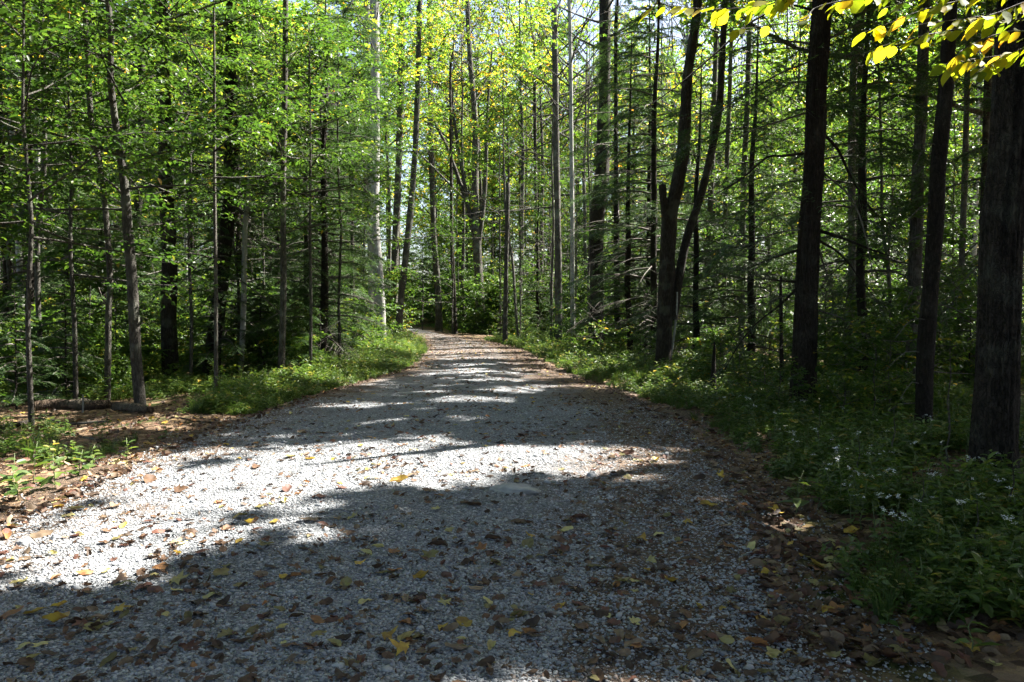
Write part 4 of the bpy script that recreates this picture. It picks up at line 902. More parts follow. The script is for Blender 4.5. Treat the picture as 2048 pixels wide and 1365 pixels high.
# ------------------------------------------------------------------ the far wood, one mass of crowns and stems
def instance_fol(fo_limb): return fo_limb[1].cut()
far_tr = [TRUNKS[0][0], TRUNKS[1][0], TRUNKS[3][0]]
pr_far = proto('far_wood_tree', [f[1].cut() for f in AIRY] + [AIRY[0][1].cut()] + [f[1].cut() for f in UNDER] + far_tr)
P = []; R = []; Sc = []; I = []
for k in range(360):
    y = random.uniform(84, 150); x = random.uniform(-.78 * y, .78 * y)
    if road_dist(x, y) < 3: continue
    z = float(H(x, y)); sc = random.uniform(1.3, 2.2); a = random.uniform(0, 6.28)
    if random.random() < .55:
        P += [(x, y, z), (x, y, z + random.uniform(4, 9) * sc)]; R += [(0, 0, a)] * 2; Sc += [sc, sc]; I += [8 + random.randrange(3), random.randrange(5)]
    else:
        P.append((x, y, z + random.uniform(0, 1.5))); R.append((0, 0, a)); Sc.append(sc * 1.3); I.append(5 + random.randrange(3))
scatter('distant_woods', P, R, Sc, I, pr_far, 'distant woods closing the view beyond the last trunks', 'woods')

# low bushes under the trees
pr_bush = proto('bush_foliage', [f[1].cut() for f in SAPL] + [f[1].cut() for f in HEMY])
P = []; R = []; Sc = []; I = []
for k in range(1500):
    y = 15 + 75 * random.random() ** 1.2; half = .75 * y + 2; x = random.uniform(-half, half)
    rd = float(road_dist(x, y))
    if rd < 1.8: continue
    if vnoise(x * .16, y * .16, 61) < .3 and y < 40: continue
    if y < 17.5 and 230 < 1024 + x / y * F < 620: continue
    P.append((x, y, float(H(x, y)) - .15)); R.append((random.gauss(0, .1), random.gauss(0, .1), random.uniform(0, 6.28))); Sc.append(random.uniform(.5, 1.0) * (1 + y * .008)); I.append(random.choice((0, 1, 1, 3, 3, 3, 2, 5)))
for k in range(520):
    y = random.uniform(56, 125); x = random.uniform(-.34 * y, .22 * y)
    if road_dist(x, y) < 1.6: continue
    P.append((x, y, float(H(x, y)) - .2)); R.append((random.gauss(0, .1), random.gauss(0, .1), random.uniform(0, 6.28))); Sc.append(random.uniform(1.5, 2.8)); I.append(random.choice((0, 1, 2, 2, 0)))
P = np.array(P); k = ~(sun_lit(P + [0, 0, .6]) & (P[:, 1] < 14)); P = P[k]; R = np.array(R)[k]; Sc = np.array(Sc)[k]; I = np.array(I)[k]
scatter('undergrowth', P, R, Sc, I, pr_bush, 'green undergrowth filling the wood between the trunks', 'undergrowth')

# ------------------------------------------------------------------ gravel
V0, F0 = ico()
peb = []
for k in range(8):
    V = V0 * (1 + rng.normal(0, .16, (12, 1))) * [1, random.uniform(.55, .95), random.uniform(.28, .5)]
    peb.append(mesh_np('gravel_stone', V, F0, M_STONE))
pr_peb = proto('gravel_stone', peb)
N = 320000
v = rng.random(N); dep = 2.3 / (1 - v * (1 - 2.3 / 13.0)); dep = 2.3 + (dep - 2.3) * 1.0
wx = rng.random(N); x = (rl(dep) - .3) + wx * (rr(dep) - rl(dep) + .6)
d_in = -road_dist(x, dep)
px = 1024 + x / dep * F
pack = vnoise(x * .7, dep * .7, 91) * .5 + vnoise(x * 2.6, dep * 2.6, 92) * .5; cc = (x - rl(dep)) / (rr(dep) - rl(dep)); pack = pack - .16 * (np.exp(-((cc - .27) / .09) ** 2) + np.exp(-((cc - .74) / .09) ** 2))
k = (px > -60) & (px < 2110) & (rng.random(N) < np.clip((pack - .12) * 2.6, .3, 1)) & ((d_in > .25) | (rng.random(N) < .25)) & ((x < rr(dep) - 1.3) | (rng.random(N) < .55))
x = x[k]; dep = dep[k]; n = len(x)
size = (.0035 + .0105 * rng.random(n) ** 2.6) * (1 + .0 * dep); big = rng.random(n) < .006; size = np.where(big, size * 1.8 + .006, size); size *= np.interp(dep, [2.3, 6, 13], [.95, 1.1, 1.45])
P = np.stack([x, dep, surf(x, dep) + size * .12], 1)
R = np.stack([rng.normal(0, .25, n), rng.normal(0, .25, n), rng.random(n) * 6.28], 1)
scatter('gravel', P, R, size, rng.integers(0, 8, n), pr_peb, 'loose crushed grey gravel covering the road', 'gravel')

# ------------------------------------------------------------------ leaves on the ground
def fallen_leaf(kind, seed, mat):
    r_ = np.random.default_rng(seed)
    if kind == 'maple':
        key = [(-1.57, .30), (-1.15, .42), (-.75, .5), (-.35, .78), (-.12, .52), (.12, .62), (.42, 1.0), (.62, .72), (.95, .55), (1.2, .82), (1.57, 1.12)]
        pts = [(a, r) for a, r in key] + [(math.pi - a, r) for a, r in reversed(key[1:-1])]
        pts = np.array([[math.cos(a) * r * .5 * (1 + r_.normal(0, .06)), math.sin(a) * r * .5 * (1 + r_.normal(0, .06))] for a, r in pts])
    else:
        a = np.linspace(-1.57, 4.71, 15)[:-1]; w = .3 if kind == 'oval' else .24
        pts = np.stack([np.cos(a) * w * (1 + .25 * np.sin(a)) * (1 + r_.normal(0, .05, 14)), np.sin(a) * .5 * (1 + .04 * r_.normal(0, 1, 14))], 1)
    ring2 = pts * .55
    c = r_.normal(0, .32, 3) + (np.array([.5, .35, 0]) if kind == 'curled' else 0) ; ph = r_.random() * 6.28
    allp = np.vstack([[0, 0]], dtype=float); allp = np.vstack([allp, ring2, pts])
    z = c[0] * allp[:, 0] ** 2 + c[1] * allp[:, 1] ** 2 + .6 * c[2] * allp[:, 0] * allp[:, 1] + .05 * np.sin(allp[:, 0] * 9 + ph) + .04 * np.sin(allp[:, 1] * 11 + ph)
    if kind == 'curled': z = z + .9 * np.abs(allp[:, 0]) ** 1.5
    z = z - z.min() + .015
    V = np.column_stack([allp, z]); n = len(pts); j = np.arange(n); j2 = (j + 1) % n
    Fc = np.vstack([np.stack([np.zeros(n, int), 1 + j, 1 + j2], 1), np.stack([1 + j, 1 + n + j, 1 + n + j2], 1), np.stack([1 + j, 1 + n + j2, 1 + j2], 1)])
    b = 1 + n; st = np.array([V[b], V[b] + [.02, 0, 0.0], V[b] + [.1 * r_.normal(), -.32, .05]]); Fc = np.vstack([Fc, [[len(V), len(V) + 1, len(V) + 2]]]); V = np.vstack([V, st])
    return mesh_np('fallen_leaf', V, Fc, mat, smooth=True)
LEAFM = {(s_, c): [fallen_leaf(s_, 100 * a + 7 * e + k, LEAFCOL[c]) for k in range(2 if s_ != 'maple' else 3)] for a, s_ in enumerate(('maple', 'oval', 'curled')) for e, c in enumerate(LEAFCOL)}
ROWW = [(1260, 'by the bottom edge'), (1165, 'in near shade'), (1080, 'short of the sunlight'), (900, None), (0, 'beyond the sunlight')]
COLW = ['at the far left', 'left', 'well left of centre', 'left of centre', 'just left of centre', 'at centre', 'just right of centre', 'right of centre', 'well right of centre', 'right', 'at the far right']
CN = len(COLW)
seen = {}; n_leaf = 0
def drop_leaf(px, py, span_px, color, shape, label=None):
    global n_leaf
    g = ground(px, py); slant = math.hypot(g[1], CAMZ)
    span = span_px / F * slant
    g[2] = float(surf(g[0], g[1])) + .004
    me = random.choice(LEAFM[(shape, color)])
    if label is None:
        sunny = bool(in_poly(np.array([g[0]]), np.array([g[1]]), SUN_GAP)[0])
        off = road_dist(g[0], g[1]) > -.3
        if sunny: row = 'in full sunlight'
        else: row = next((w or 'beside the sunlight') for a, w in ROWW if py >= a)
        cw = COLW[max(0, min(CN - 1, int(px / 2048 * CN)))]
        label = '%s %s leaf on %s %s, %s' % (color, {'maple': 'lobed', 'oval': 'oval', 'curled': 'curled'}[shape], 'verge litter' if off else 'gravel', row, cw)
        if seen.get(label): return False
    seen[label] = 1
    o = obj('fallen_leaf', me, None, g, (random.gauss(0, .18), random.gauss(0, .18), random.uniform(0, 6.28)), span)
    tag(o, label, 'leaf', 'fallen leaves on the road and verges'); n_leaf += 1
    return True
for a in [(345, 1200, 52, 'pale yellow', 'maple', 'large pale yellow-green lobed leaf lying on shaded gravel at lower left'), (350, 1222, 30, 'pale yellow', 'oval', 'small pale leaf touching the large yellow-green one at lower left'), (368, 1226, 32, 'russet', 'maple', 'russet leaf pressed against the pale yellow-green pair at lower left'),
          (62, 1262, 42, 'golden yellow', 'oval', 'brown-spotted yellow leaf at the lower left corner'), (108, 1250, 30, 'golden yellow', 'curled', 'narrow yellow leaf touching the spotted one at lower left'), (97, 1285, 62, 'golden yellow', 'curled', 'curled half-brown golden leaf at the lower left corner'),
          (1457, 1325, 42, 'pale yellow', 'oval', 'single yellow oval leaf low down right of centre, lying alone'), (1270, 1285, 0, 'pale yellow', 'oval', None), (770, 1332, 42, 'golden yellow', 'maple', 'yellow lobed leaf at the bottom, left of centre, next to a dark one'), (804, 1358, 50, 'golden yellow', 'maple', 'orange-yellow leaf cut by the bottom edge left of centre'),
          (1030, 1313, 40, 'golden yellow', 'maple', 'bright yellow leaf beside a black leaf at the bottom centre'), (1063, 1318, 44, 'dark rotted', 'maple', 'black rotted leaf beside the bright yellow one at the bottom centre'), (925, 1296, 40, 'golden yellow', 'oval', 'golden leaf with a dark half, low and left of the bottom centre pair'),
          (879, 1308, 26, 'golden yellow', 'maple', 'small golden leaf low down, left of the dark-halved one'), (1270, 1284, 30, 'pale yellow', 'maple', 'pale lemon leaf on a brown one, low right of centre'), (1274, 1195, 36, 'pale yellow', 'maple', 'star-shaped pale leaf right of centre in the near shade'), (1346, 1200, 40, 'golden yellow', 'curled', 'folded golden leaf right of the star-shaped pale leaf'),
          (1535, 1176, 34, 'golden yellow', 'maple', 'square-looking yellow leaf on the dark right side of the road'), (1286, 1108, 30, 'golden yellow', 'maple', 'yellow lobed leaf right of centre just inside the shade'), (1320, 1093, 22, 'pale yellow', 'oval', 'small lemon leaf near the edge of the shade, right of centre'),
          (1545, 1030, 42, 'orange', 'maple', 'glowing orange leaf in the small sun fleck on the right verge'), (1553, 1046, 38, 'golden yellow', 'maple', 'glowing golden leaf in the small sun fleck on the right verge'), (1315, 937, 30, 'golden yellow', 'curled', 'upturned orange-gold leaf at the right end of the sunlit band'),
          (1420, 1033, 34, 'golden yellow', 'curled', 'yellow leaf in the little sun patch right of centre'), (878, 1022, 26, 'orange', 'curled', 'orange crumpled leaf at the sunlit band\'s shadow edge, centre'), (545, 1079, 28, 'golden yellow', 'oval', 'golden leaf at the shadow edge left of centre'), (312, 962, 26, 'orange', 'curled', 'orange leaf standing up in the sunlit band at left'),
          (1642, 1142, 46, 'golden yellow', 'curled', 'yellow and orange leaf heap piece in the grassy right edge'), (1668, 1133, 40, 'pale yellow', 'oval', 'pale leaf lying by the right grass tuft'), (1663, 1253, 38, 'golden yellow', 'maple', 'yellow leaf on the right verge low down'), (1115, 1198, 38, 'tan', 'maple', 'tan crumpled leaf in the near shade right of centre'),
          (1112, 1256, 30, 'orange', 'curled', 'reddish-orange curled leaf low down right of centre'), (705, 1067, 34, 'pale yellow', 'maple', 'pale lobed leaf just inside the shade, left of centre'), (525, 1132, 38, 'dull olive', 'maple', 'olive leaf under a red one in the near shade left of centre'), (528, 1118, 28, 'russet', 'maple', 'red leaf atop the olive one in the near shade left of centre'),
          (180, 1305, 46, 'dull olive', 'maple', 'dull olive maple leaf in the lower left'), (370, 1354, 46, 'russet', 'maple', 'dark red leaf cut by the bottom edge at left'), (830, 1250, 42, 'russet', 'maple', 'purplish brown leaf with yellow rim low left of centre'), (615, 1356, 40, 'russet', 'curled', 'rust-coloured crumpled leaf at the bottom left of centre')]:
    if a[2]: drop_leaf(*a)
tries = 0
CW = ['golden yellow'] * 9 + ['pale yellow'] * 8 + ['orange'] * 8 + ['russet'] * 18 + ['tan'] * 16 + ['brown'] * 30 + ['dull olive'] * 12 + ['dark rotted'] * 14
while n_leaf < 300 and tries < 9000:
    tries += 1
    px = random.uniform(-10, 2058); py = 850 + 515 * random.random() ** .8
    g = ground(px, py)
    if road_dist(g[0], g[1]) > 1.2 and random.random() < .8: continue
    if g[0] > rr(g[1]) + 2.0 or g[0] < rl(g[1]) - 1.5: continue
    c = random.choice(CW); s_ = random.choice(('maple', 'maple', 'oval', 'curled', 'curled'))
    drop_leaf(px, py, random.uniform(26, 50) * (.55 + .45 * (py - 640) / 725) , c, s_)
# the many small or far leaves: one litter
allm = [(m, c) for (s_, c), ms in LEAFM.items() for m in ms[:2]]
pr_lit = proto('litter_leaf', [m for m, c in allm]); cidx = {}
for q, (m, c) in enumerate(allm): cidx.setdefault(c, []).append(q)
def pick(n, w):
    cs = list(w); p = np.array([w[c] for c in cs], float); p /= p.sum()
    ch = rng.choice(len(cs), n, p=p); return np.array([random.choice(cidx[cs[k]]) for k in ch])
# on the road
N = 10500
dep = 2.6 * (60 / 2.6) ** (rng.random(N) ** .8); t = rng.random(N); x = rl(dep) + t * (rr(dep) - rl(dep))
clump = vnoise(x * 1.6, dep * 1.6, 88) * .6 + vnoise(x * 5, dep * 5, 89) * .4
edgew = np.where(x > rr(dep) - 1.6, .85, np.where(x < rl(dep) + .5, .8, .68)); edgew = np.where((dep > 24) & (dep < 50), 1.0, edgew)
k = rng.random(N) < edgew * np.clip((clump - .22) * 2.4, .1, 1.4); x = x[k]; dep = dep[k]; n = len(x)
P = np.stack([x, dep, surf(x, dep) + .004], 1); R = np.stack([rng.normal(0, .2, n), rng.normal(0, .2, n), rng.random(n) * 6.28], 1)
scatter('road_leaf_litter', P, R, rng.uniform(.035, .085, n) * np.interp(dep, [3, 30], [1, 1.4]), pick(n, {'brown': 40, 'dark rotted': 30, 'tan': 14, 'russet': 16, 'orange': 5, 'golden yellow': 3, 'pale yellow': 4, 'dull olive': 9}), pr_lit, 'small brown and yellow leaves strewn over the gravel', 'leaf litter')
# crumbled bits of leaf in the near shade
N = 2600; dep = 2.6 * (8.5 / 2.6) ** rng.random(N); x = rl(dep) + rng.random(N) * (rr(dep) - rl(dep)); cl = vnoise(x * 1.2, dep * 1.2, 95) * .5 + vnoise(x * 4, dep * 4, 96) * .5; k = rng.random(N) < np.clip((cl - .3) * 3, .05, 1); x = x[k]; dep = dep[k]; n = len(x)
scatter('leaf_crumbs', np.stack([x, dep, surf(x, dep) + .006], 1), np.stack([rng.normal(0, .5, n), rng.normal(0, .5, n), rng.random(n) * 6.28], 1), rng.uniform(.02, .06, n), pick(n, {'brown': 40, 'dark rotted': 36, 'tan': 10, 'russet': 12}), pr_lit, 'crumbled brown leaf bits in the near gravel', 'leaf litter')
# on the forest floor
N = 16000
dep = 3.0 * (26 / 3.0) ** rng.random(N); side = rng.random(N) < .55; off = rng.random(N) ** 1.2 * np.where(side, 9, 9) * np.interp(dep, [3, 26], [.5, 1.3]) - .4
x = np.where(side, rl(dep) - off, rr(dep) + off); px = 1024 + x / dep * F; k = (px > -120) & (px < 2170); x = x[k]; dep = dep[k]; n = len(x)
P = np.stack([x, dep, surf(x, dep) + .006], 1); R = np.stack([rng.normal(0, .35, n), rng.normal(0, .35, n), rng.random(n) * 6.28], 1)
scatter('forest_leaf_litter', P, R, rng.uniform(.045, .105, n), pick(n, {'brown': 44, 'dark rotted': 30, 'tan': 20, 'russet': 14, 'orange': 2, 'golden yellow': 1.5, 'pale yellow': 1.5, 'dull olive': 6}), pr_lit, 'brown fallen leaves carpeting the forest floor', 'leaf litter')

# ------------------------------------------------------------------ verge plants
def herb_clump(seed, stems, h, L, W, spread):
    r_ = np.random.default_rng(seed); fo = Foliage('clump', M_HERB, 'oval'); 
    for _ in range(stems):
        b = np.array([*r_.normal(0, spread, 2), 0]); lean = np.array([*r_.normal(0, .3, 2), 1.0]); hh = h * r_.uniform(.5, 1.1); n = int(5 + hh * 14)
        t = (np.arange(n) + r_.random(n) * .5) / n * .85 + .15; pos = b + nrm(lean) * (hh * t)[:, None]
        a = np.arange(n) * 2.4 + r_.random() * 6; ax = np.stack([np.cos(a), np.sin(a), r_.normal(.15, .25, n)], 1); sz = (1.15 - .55 * t) * r_.uniform(.7, 1.25, n)
        fo.add(pos, ax, np.array([0, 0, 1.0]) + r_.normal(0, .35, (n, 3)), L * sz, W * sz, np.clip(r_.uniform(.3, .8) + r_.normal(0, .1, n), 0, 1))
        fo.add(b[None], nrm(lean)[None], np.array([[1.0, 0, 0]]), np.array([hh]), .008, np.array([.5]))
    return fo.done().cut()
def grass_tuft(seed, n, h):
    r_ = np.random.default_rng(seed); a = r_.random(n) * 6.28; b = np.stack([np.cos(a), np.sin(a), a * 0], 1) * (r_.random(n) ** .6 * .07)[:, None]
    out = np.stack([np.cos(a + r_.normal(0, .5, n)), np.sin(a + r_.normal(0, .5, n)), a * 0], 1); ln = h * r_.uniform(.5, 1.15, n); le = r_.uniform(.1, .7, n)
    d1 = nrm(out * (le * .5)[:, None] + [0, 0, 1]); d2 = nrm(out * (le * 1.9)[:, None] + [0, 0, .7]); sd = nrm(np.cross(d1, [0.3, .2, 1.0])); w = .0028
    p1 = b + d1 * (ln * .55)[:, None]; p2 = p1 + d2 * (ln * .45)[:, None]
    V = np.stack([b - sd * w, b + sd * w, p1 + sd * w * .8, p1 - sd * w * .8, p2], 1); Fc = (np.arange(n)[:, None, None] * 5 + np.array([[0, 1, 2], [0, 2, 3], [3, 2, 4]])[None]).reshape(-1, 3)
    return mesh_np('grass_tuft', V.reshape(-1, 3), Fc, M_GRASS, {'tint': np.repeat(np.clip(r_.normal(.5, .2, n), 0, 1), 5)})
CL = [herb_clump(k, s_, h, L, W, sp) for k, (s_, h, L, W, sp) in enumerate([(6, .3, .1, .05, .1), (6, .18, .085, .054, .11), (7, .42, .115, .046, .1), (6, .12, .065, .046, .11), (6, .24, .1, .06, .1)])]
GT = [grass_tuft(200 + k, 46, h) for k, h in enumerate((.16, .22, .3, .38))]
pr_cover = proto('verge_cover', CL + GT)
def verge_points(N, d0, d1, side, w0, w1, power=1.3, near=0.0):
    dep = d0 * (d1 / d0) ** rng.random(N); off = near + rng.random(N) ** power * np.interp(dep, [d0, d1], [w0, w1])
    x = rl(dep) - off if side < 0 else rr(dep) + off
    px = 1024 + x / dep * F; k = (px > -150) & (px < 2200); return x[k], dep[k], off[k]
P = []; Sc = []; I = []
for side, N, d0, d1, w0, w1, near, dens in ((1, 5200, 3.4, 48, 4.0, 6.5, .12, 1.0), (-1, 3000, 11, 48, 1.0, 5.5, -.1, .8), (-1, 900, 4.8, 11.5, 4, 5, .25, .35), (1, 1400, 5, 26, 9, 12, 2.0, .8), (-1, 1400, 14, 32, 9, 14, 1.5, .6)):
    x, dep, off = verge_points(N, d0, d1, side, w0, w1, 1.15, near)
    nz = vnoise(x * .8, dep * .8, 71 + side) * .6 + vnoise(x * 2.4, dep * 2.4, 73) * .4
    k = nz > np.where((dep < 13) & (side > 0), .34 + .12 * np.exp(-off), .62 - .45 * dens)
    if dens == .35: k = nz > .67
    x, dep, off = x[k], dep[k], off[k]; n = len(x)
    edge_grass = (off < .4) & (rng.random(n) < .5) | (vnoise(x * .5, dep * .5, 77) > .68) & (rng.random(n) < .6)
    idx = np.where(edge_grass, 5 + rng.integers(0, 3, n), rng.choice([0, 0, 1, 1, 2, 3, 3, 4, 4, 4, 1, 7], n)); sc = rng.uniform(.6, 1.2, n) * np.interp(off, [0, .6, 2], [.6, .9, 1.1]) * np.interp(dep, [4, 12, 45], [.8, 1.0, 1.7])
    P.append(np.stack([x, dep, H(x, dep)], 1)); Sc.append(sc); I.append(idx)
P = np.vstack(P); Sc = np.concatenate(Sc); I = np.concatenate(I); n = len(P)
# keep the massive trunk's foot and the lens clear
k = P[:, 1] > 2.2; P = P[k]; Sc = Sc[k]; I = I[k]; n = len(P)
scatter('ground_cover', P, np.stack([rng.normal(0, .12, n), rng.normal(0, .12, n), rng.random(n) * 6.28], 1), Sc, I, pr_cover, 'low green herbs and grass along both verges', 'ground cover')

def aster_meshes():
    Lm = []
    for k in range(3):
        V, Fc, t = leaf_arrays(np.zeros((1, 3)), np.array([[1.0, 0, .25]]), np.array([[0, .1 * k - .1, 1.0]]), 1.0, .42 + .06 * k, np.array([.35 + .2 * k]), 'oval'); Lm.append(mesh_np('leaf', V, Fc, M_HERB, {'tint': t}))
    Vs = []; Fs = []; n0 = 0; r_ = np.random.default_rng(4)
    for f in range(9):
        c = np.array([*r_.normal(0, .022, 2), .03 + r_.random() * .025]); 
        for q in range(9):
            a = q * .7 + r_.normal(0, .1); dr = np.array([math.cos(a), math.sin(a), .1]); sd = np.array([-math.sin(a), math.cos(a), 0]) * .0022
            Vs.append(np.array([c + dr * .002 - sd, c + dr * .002 + sd, c + dr * .0105 + sd, c + dr * .0105 - sd])); Fs.append(np.array([[0, 1, 2, 3]]) + n0); n0 += 4
    fl = mesh_np('flower_head', np.vstack(Vs), np.vstack(Fs), M_PETAL)
    P = np.array([[0, 0, -.02], [.01, 0, .3], [-.01, .015, .65], [.02, .01, 1.0]]); V, Fq, cap = tube(P, [.004, .0035, .003, .002], 5); st = mesh_np('stem', V, np.vstack([Fq, cap]), M_STEM, smooth=True)
    return Lm, fl, st
ALEAF, AFLOW, ASTEM = aster_meshes()
ROWA = [(1150, 'in the nearest clump'), (1050, 'behind the grassy edge'), (980, 'short of the massive trunk'), (900, 'level with the twiggy hemlock'), (0, 'towards the big hemlock')]
def aster(px, py, h, nfl, nlf, label=None, cat='plant', leafsz=.085, name='white_aster', group='white asters on the right verge', tilt=.15):
    g = ground(px, py); g[2] = float(H(g[0], g[1]))
    o = thing(name, label, cat, g, random.uniform(0, 6.28), 1.0, group); o.rotation_euler = (random.gauss(0, tilt), random.gauss(0, tilt), random.uniform(0, 6.28))
    obj('stem', ASTEM, o, (0, 0, 0), None, (1, 1, h))
    for k in range(nlf):
        z = h * (.18 + .75 * k / nlf); a = k * 2.4 + random.random()
        obj('leaf', random.choice(ALEAF), o, (0, 0, z), (random.gauss(0, .2), random.gauss(.1, .25), a), leafsz * random.uniform(.7, 1.2) * (1.15 - .5 * k / nlf))
    for k in range(nfl * 2):
        a = random.random() * 6.28; r = .05 * random.random()
        obj('flower_head', AFLOW, o, (math.cos(a) * r + .02 * h, math.sin(a) * r, h * random.uniform(.9, 1.04)), (random.gauss(0, .3), random.gauss(0, .3), random.random() * 6), random.uniform(.24, .42))
    return o
PLW = {}
na = 0; tries = 0
aster(1640, 1020, .42, 3, 7, 'tall aster with bright white sunlit flowers leaning over the right road edge'); aster(1690, 1030, .40, 3, 6, 'aster with bright white flowers just right of the tallest leaning one')
aster(1595, 1035, .34, 0, 7, 'yellow-green leafy shoot catching the sun at the right road edge', name='leafy_shoot', leafsz=.12)
while na < 120 and tries < 3000:
    tries += 1
    px = random.uniform(1380, 2060); py = random.uniform(835, 1330)
    g = ground(px, py); rd = float(road_dist(g[0], g[1]))
    if not (.35 < rd < 4.0): continue
    if g[1] < 4.2 and random.random() < .6: continue
    fl = random.choice((0, 0, 0, 1, 1, 2, 2, 3)) if py < 1130 else 0; row = next(w for a, w in ROWA if py >= a); cw = int((px - 1380) / 68)
    cword = ['by the road edge', 'near the road edge', 'a step from the road edge', 'in line with the stump', 'left of the big hemlock', 'in line with the big hemlock', 'right of the big hemlock', 'left of the twiggy trunk', 'in line with the twiggy trunk', 'between twiggy and massive trunks'][min(9, cw)]
    lab = '%s %s, %s' % (['flowerless leafy aster', 'aster with one white cluster', 'aster with two white clusters', 'aster with three white clusters'][fl], row, cword)
    if PLW.get(lab, 0): continue
    PLW[lab] = 1
    aster(px, py, random.uniform(.2, .36) * (.8 if py > 1100 else 1), fl, random.randint(6, 9), lab, leafsz=random.uniform(.06, .095)); na += 1
HW = ['at the far left edge', 'beside the far left edge', 'in the left corner of the litter', 'in the middle of the left litter', 'near the crooked sapling\'s foot', 'right of the crooked sapling\'s foot', 'at the left road edge', 'below the leaning hemlock', 'below the pale sapling']
for px, py, h, k in [(15, 985, .34, 0), (60, 975, .38, 0), (105, 985, .32, 0), (150, 965, .28, 0), (30, 1005, .25, 0), (180, 940, .25, 1), (200, 905, .35, 1), (215, 870, .28, 1), (250, 925, .24, 1), (195, 880, .22, 1), (330, 880, .22, 1), (300, 800, .4, 1), (225, 800, .4, 1), (240, 790, .45, 1), (350, 820, .3, 1), (60, 860, .3, 1), (90, 900, .3, 1), (430, 830, .3, 1), (470, 815, .3, 1)]:
    lab = ['bright sunlit broad-leaved herb', 'small leafy herb'][k] + ' %s, %s' % (HW[min(8, int(px / 55))], ['on the sunlit litter' if h > .3 else 'low on the sunlit litter', 'tall and upright' if h >= .35 else 'of middling height' if h > .25 else 'low and spreading'][k])
    aster(px, py, h, 0, 9, lab, name='leafy_herb', leafsz=.15 if k == 0 else .1, group='leafy herbs on the left')

def fern(px, py, n, ln, label):
    g = ground(px, py); o = thing('fern', label, 'fern', g, random.uniform(0, 6), 1, 'ferns by the road')
    for k in range(n):
        obj('frond', FROND, o, (0, 0, .02), (0, random.gauss(0, .15), k * 6.28 / n + random.gauss(0, .2)), ln * random.uniform(.75, 1.1))
fo = Foliage('frond', M_HERB, 'blade'); t = np.linspace(.12, 1, 22); cx = np.stack([np.sin(t * 1.25) * .85, t * 0, np.sin(t * 2.2) * .42], 1)
for s_ in (-1, 1): fo.add(cx, np.stack([t * 0 + .35, t * 0 + s_, t * 0 - .1], 1), np.array([[0, 0, 1.0]]).repeat(22, 0), .2 * np.sin(np.clip(t * 2.6 + .3, 0, 3.1)) + .02, .045, np.full(22, .5))
FROND = fo.done().cut()
for px, py, n, ln, lab in [(385, 790, 8, .5, 'fern below the leaning hemlock, left one of two'), (430, 800, 7, .45, 'fern below the leaning hemlock, right one of two'), (505, 785, 7, .45, 'fern at the left verge under the slender straight trunk'), (1690, 800, 8, .55, 'fern right of the big hemlock\'s foot'), (1500, 790, 7, .5, 'fern between splintered stump and big hemlock'), (1760, 860, 7, .5, 'fern left of the twig-bristled hemlock\'s foot')]:
    fern(px, py, n, ln, lab)

# ------------------------------------------------------------------ log, stones, sticks
def log(p0, p1, r, label, mat=M_ROT, name='fallen_log', n=16, cat='log'):
    a = ground(*p0); c = ground(*p1); k = max(6, int(np.linalg.norm(c - a) / .1)); t = np.linspace(0, 1, k)[:, None]; P = a + (c - a) * t; P[:, 2] = H(P[:, 0], P[:, 1]) + r * .55; P[:, 1] += .05 * np.sin(t[:, 0] * 7)
    V, Fq, cap = tube(P - a, r * (.8 + .3 * vnoise(t[:, 0] * 6, t[:, 0] * 0, 8)), n, .3, 0, 5); o = obj(name, mesh_np(name, V, np.vstack([Fq, cap]), mat, smooth=True), None, a); return tag(o, label, cat)
log((70, 822), (215, 818), .11, 'rotting log lying in the litter left of the crooked sapling'); log((228, 820), (296, 828), .09, 'short rotten log piece at the foot of the crooked sapling')
log((-60, 870), (60, 850), .05, 'dark branch lying in the litter at the left edge', M_BDARK, 'fallen_branch', 8, 'branch')
SW = ['at the left edge', 'near the left edge', 'by the rotting log', 'near the crooked sapling', 'below the leaning hemlock']
for k, (px, py, dx, dy, r) in enumerate([(25, 905, 110, -22, .012), (120, 872, 90, 14, .01), (205, 850, -120, 18, .016), (300, 868, 70, -16, .008), (60, 838, 150, 8, .02), (330, 838, 90, 10, .014), (400, 822, -80, 12, .012), (160, 930, 60, 12, .007), (10, 815, 90, -6, .03), (245, 895, -50, -14, .007), (470, 800, 70, -9, .015), (110, 800, 120, -3, .025)]):
    log((px, py), (px + dx, py + dy), r, '%s dead branch on the litter %s' % (['thick', 'slim', 'thin'][0 if r > .018 else 1 if r > .0105 else 2], SW[min(4, max(0, px) // 100)]), random.choice((M_TWIG, M_BDARK, M_ROT)), 'fallen_branch', 7, 'branch')
for k, (px, py, dx, dy, r) in enumerate([(1480, 800, 110, 10, .02), (1660, 850, 120, -12, .02), (1760, 900, -100, 20, .012), (1880, 1010, 100, 26, .012), (1560, 860, 90, -15, .012), (1700, 1180, 90, -40, .006), (1850, 1250, 110, -30, .007)]):
    log((px, py), (px + dx, py + dy), r, 'dead branch among the herbs %s' % ['beside the splintered stump', 'right of the big hemlock', 'left of the twiggy hemlock', 'before the massive trunk', 'left of the big hemlock', 'on the nearest right verge', 'in the lower right corner'][k], random.choice((M_TWIG, M_BDARK)), 'fallen_branch', 7, 'branch')
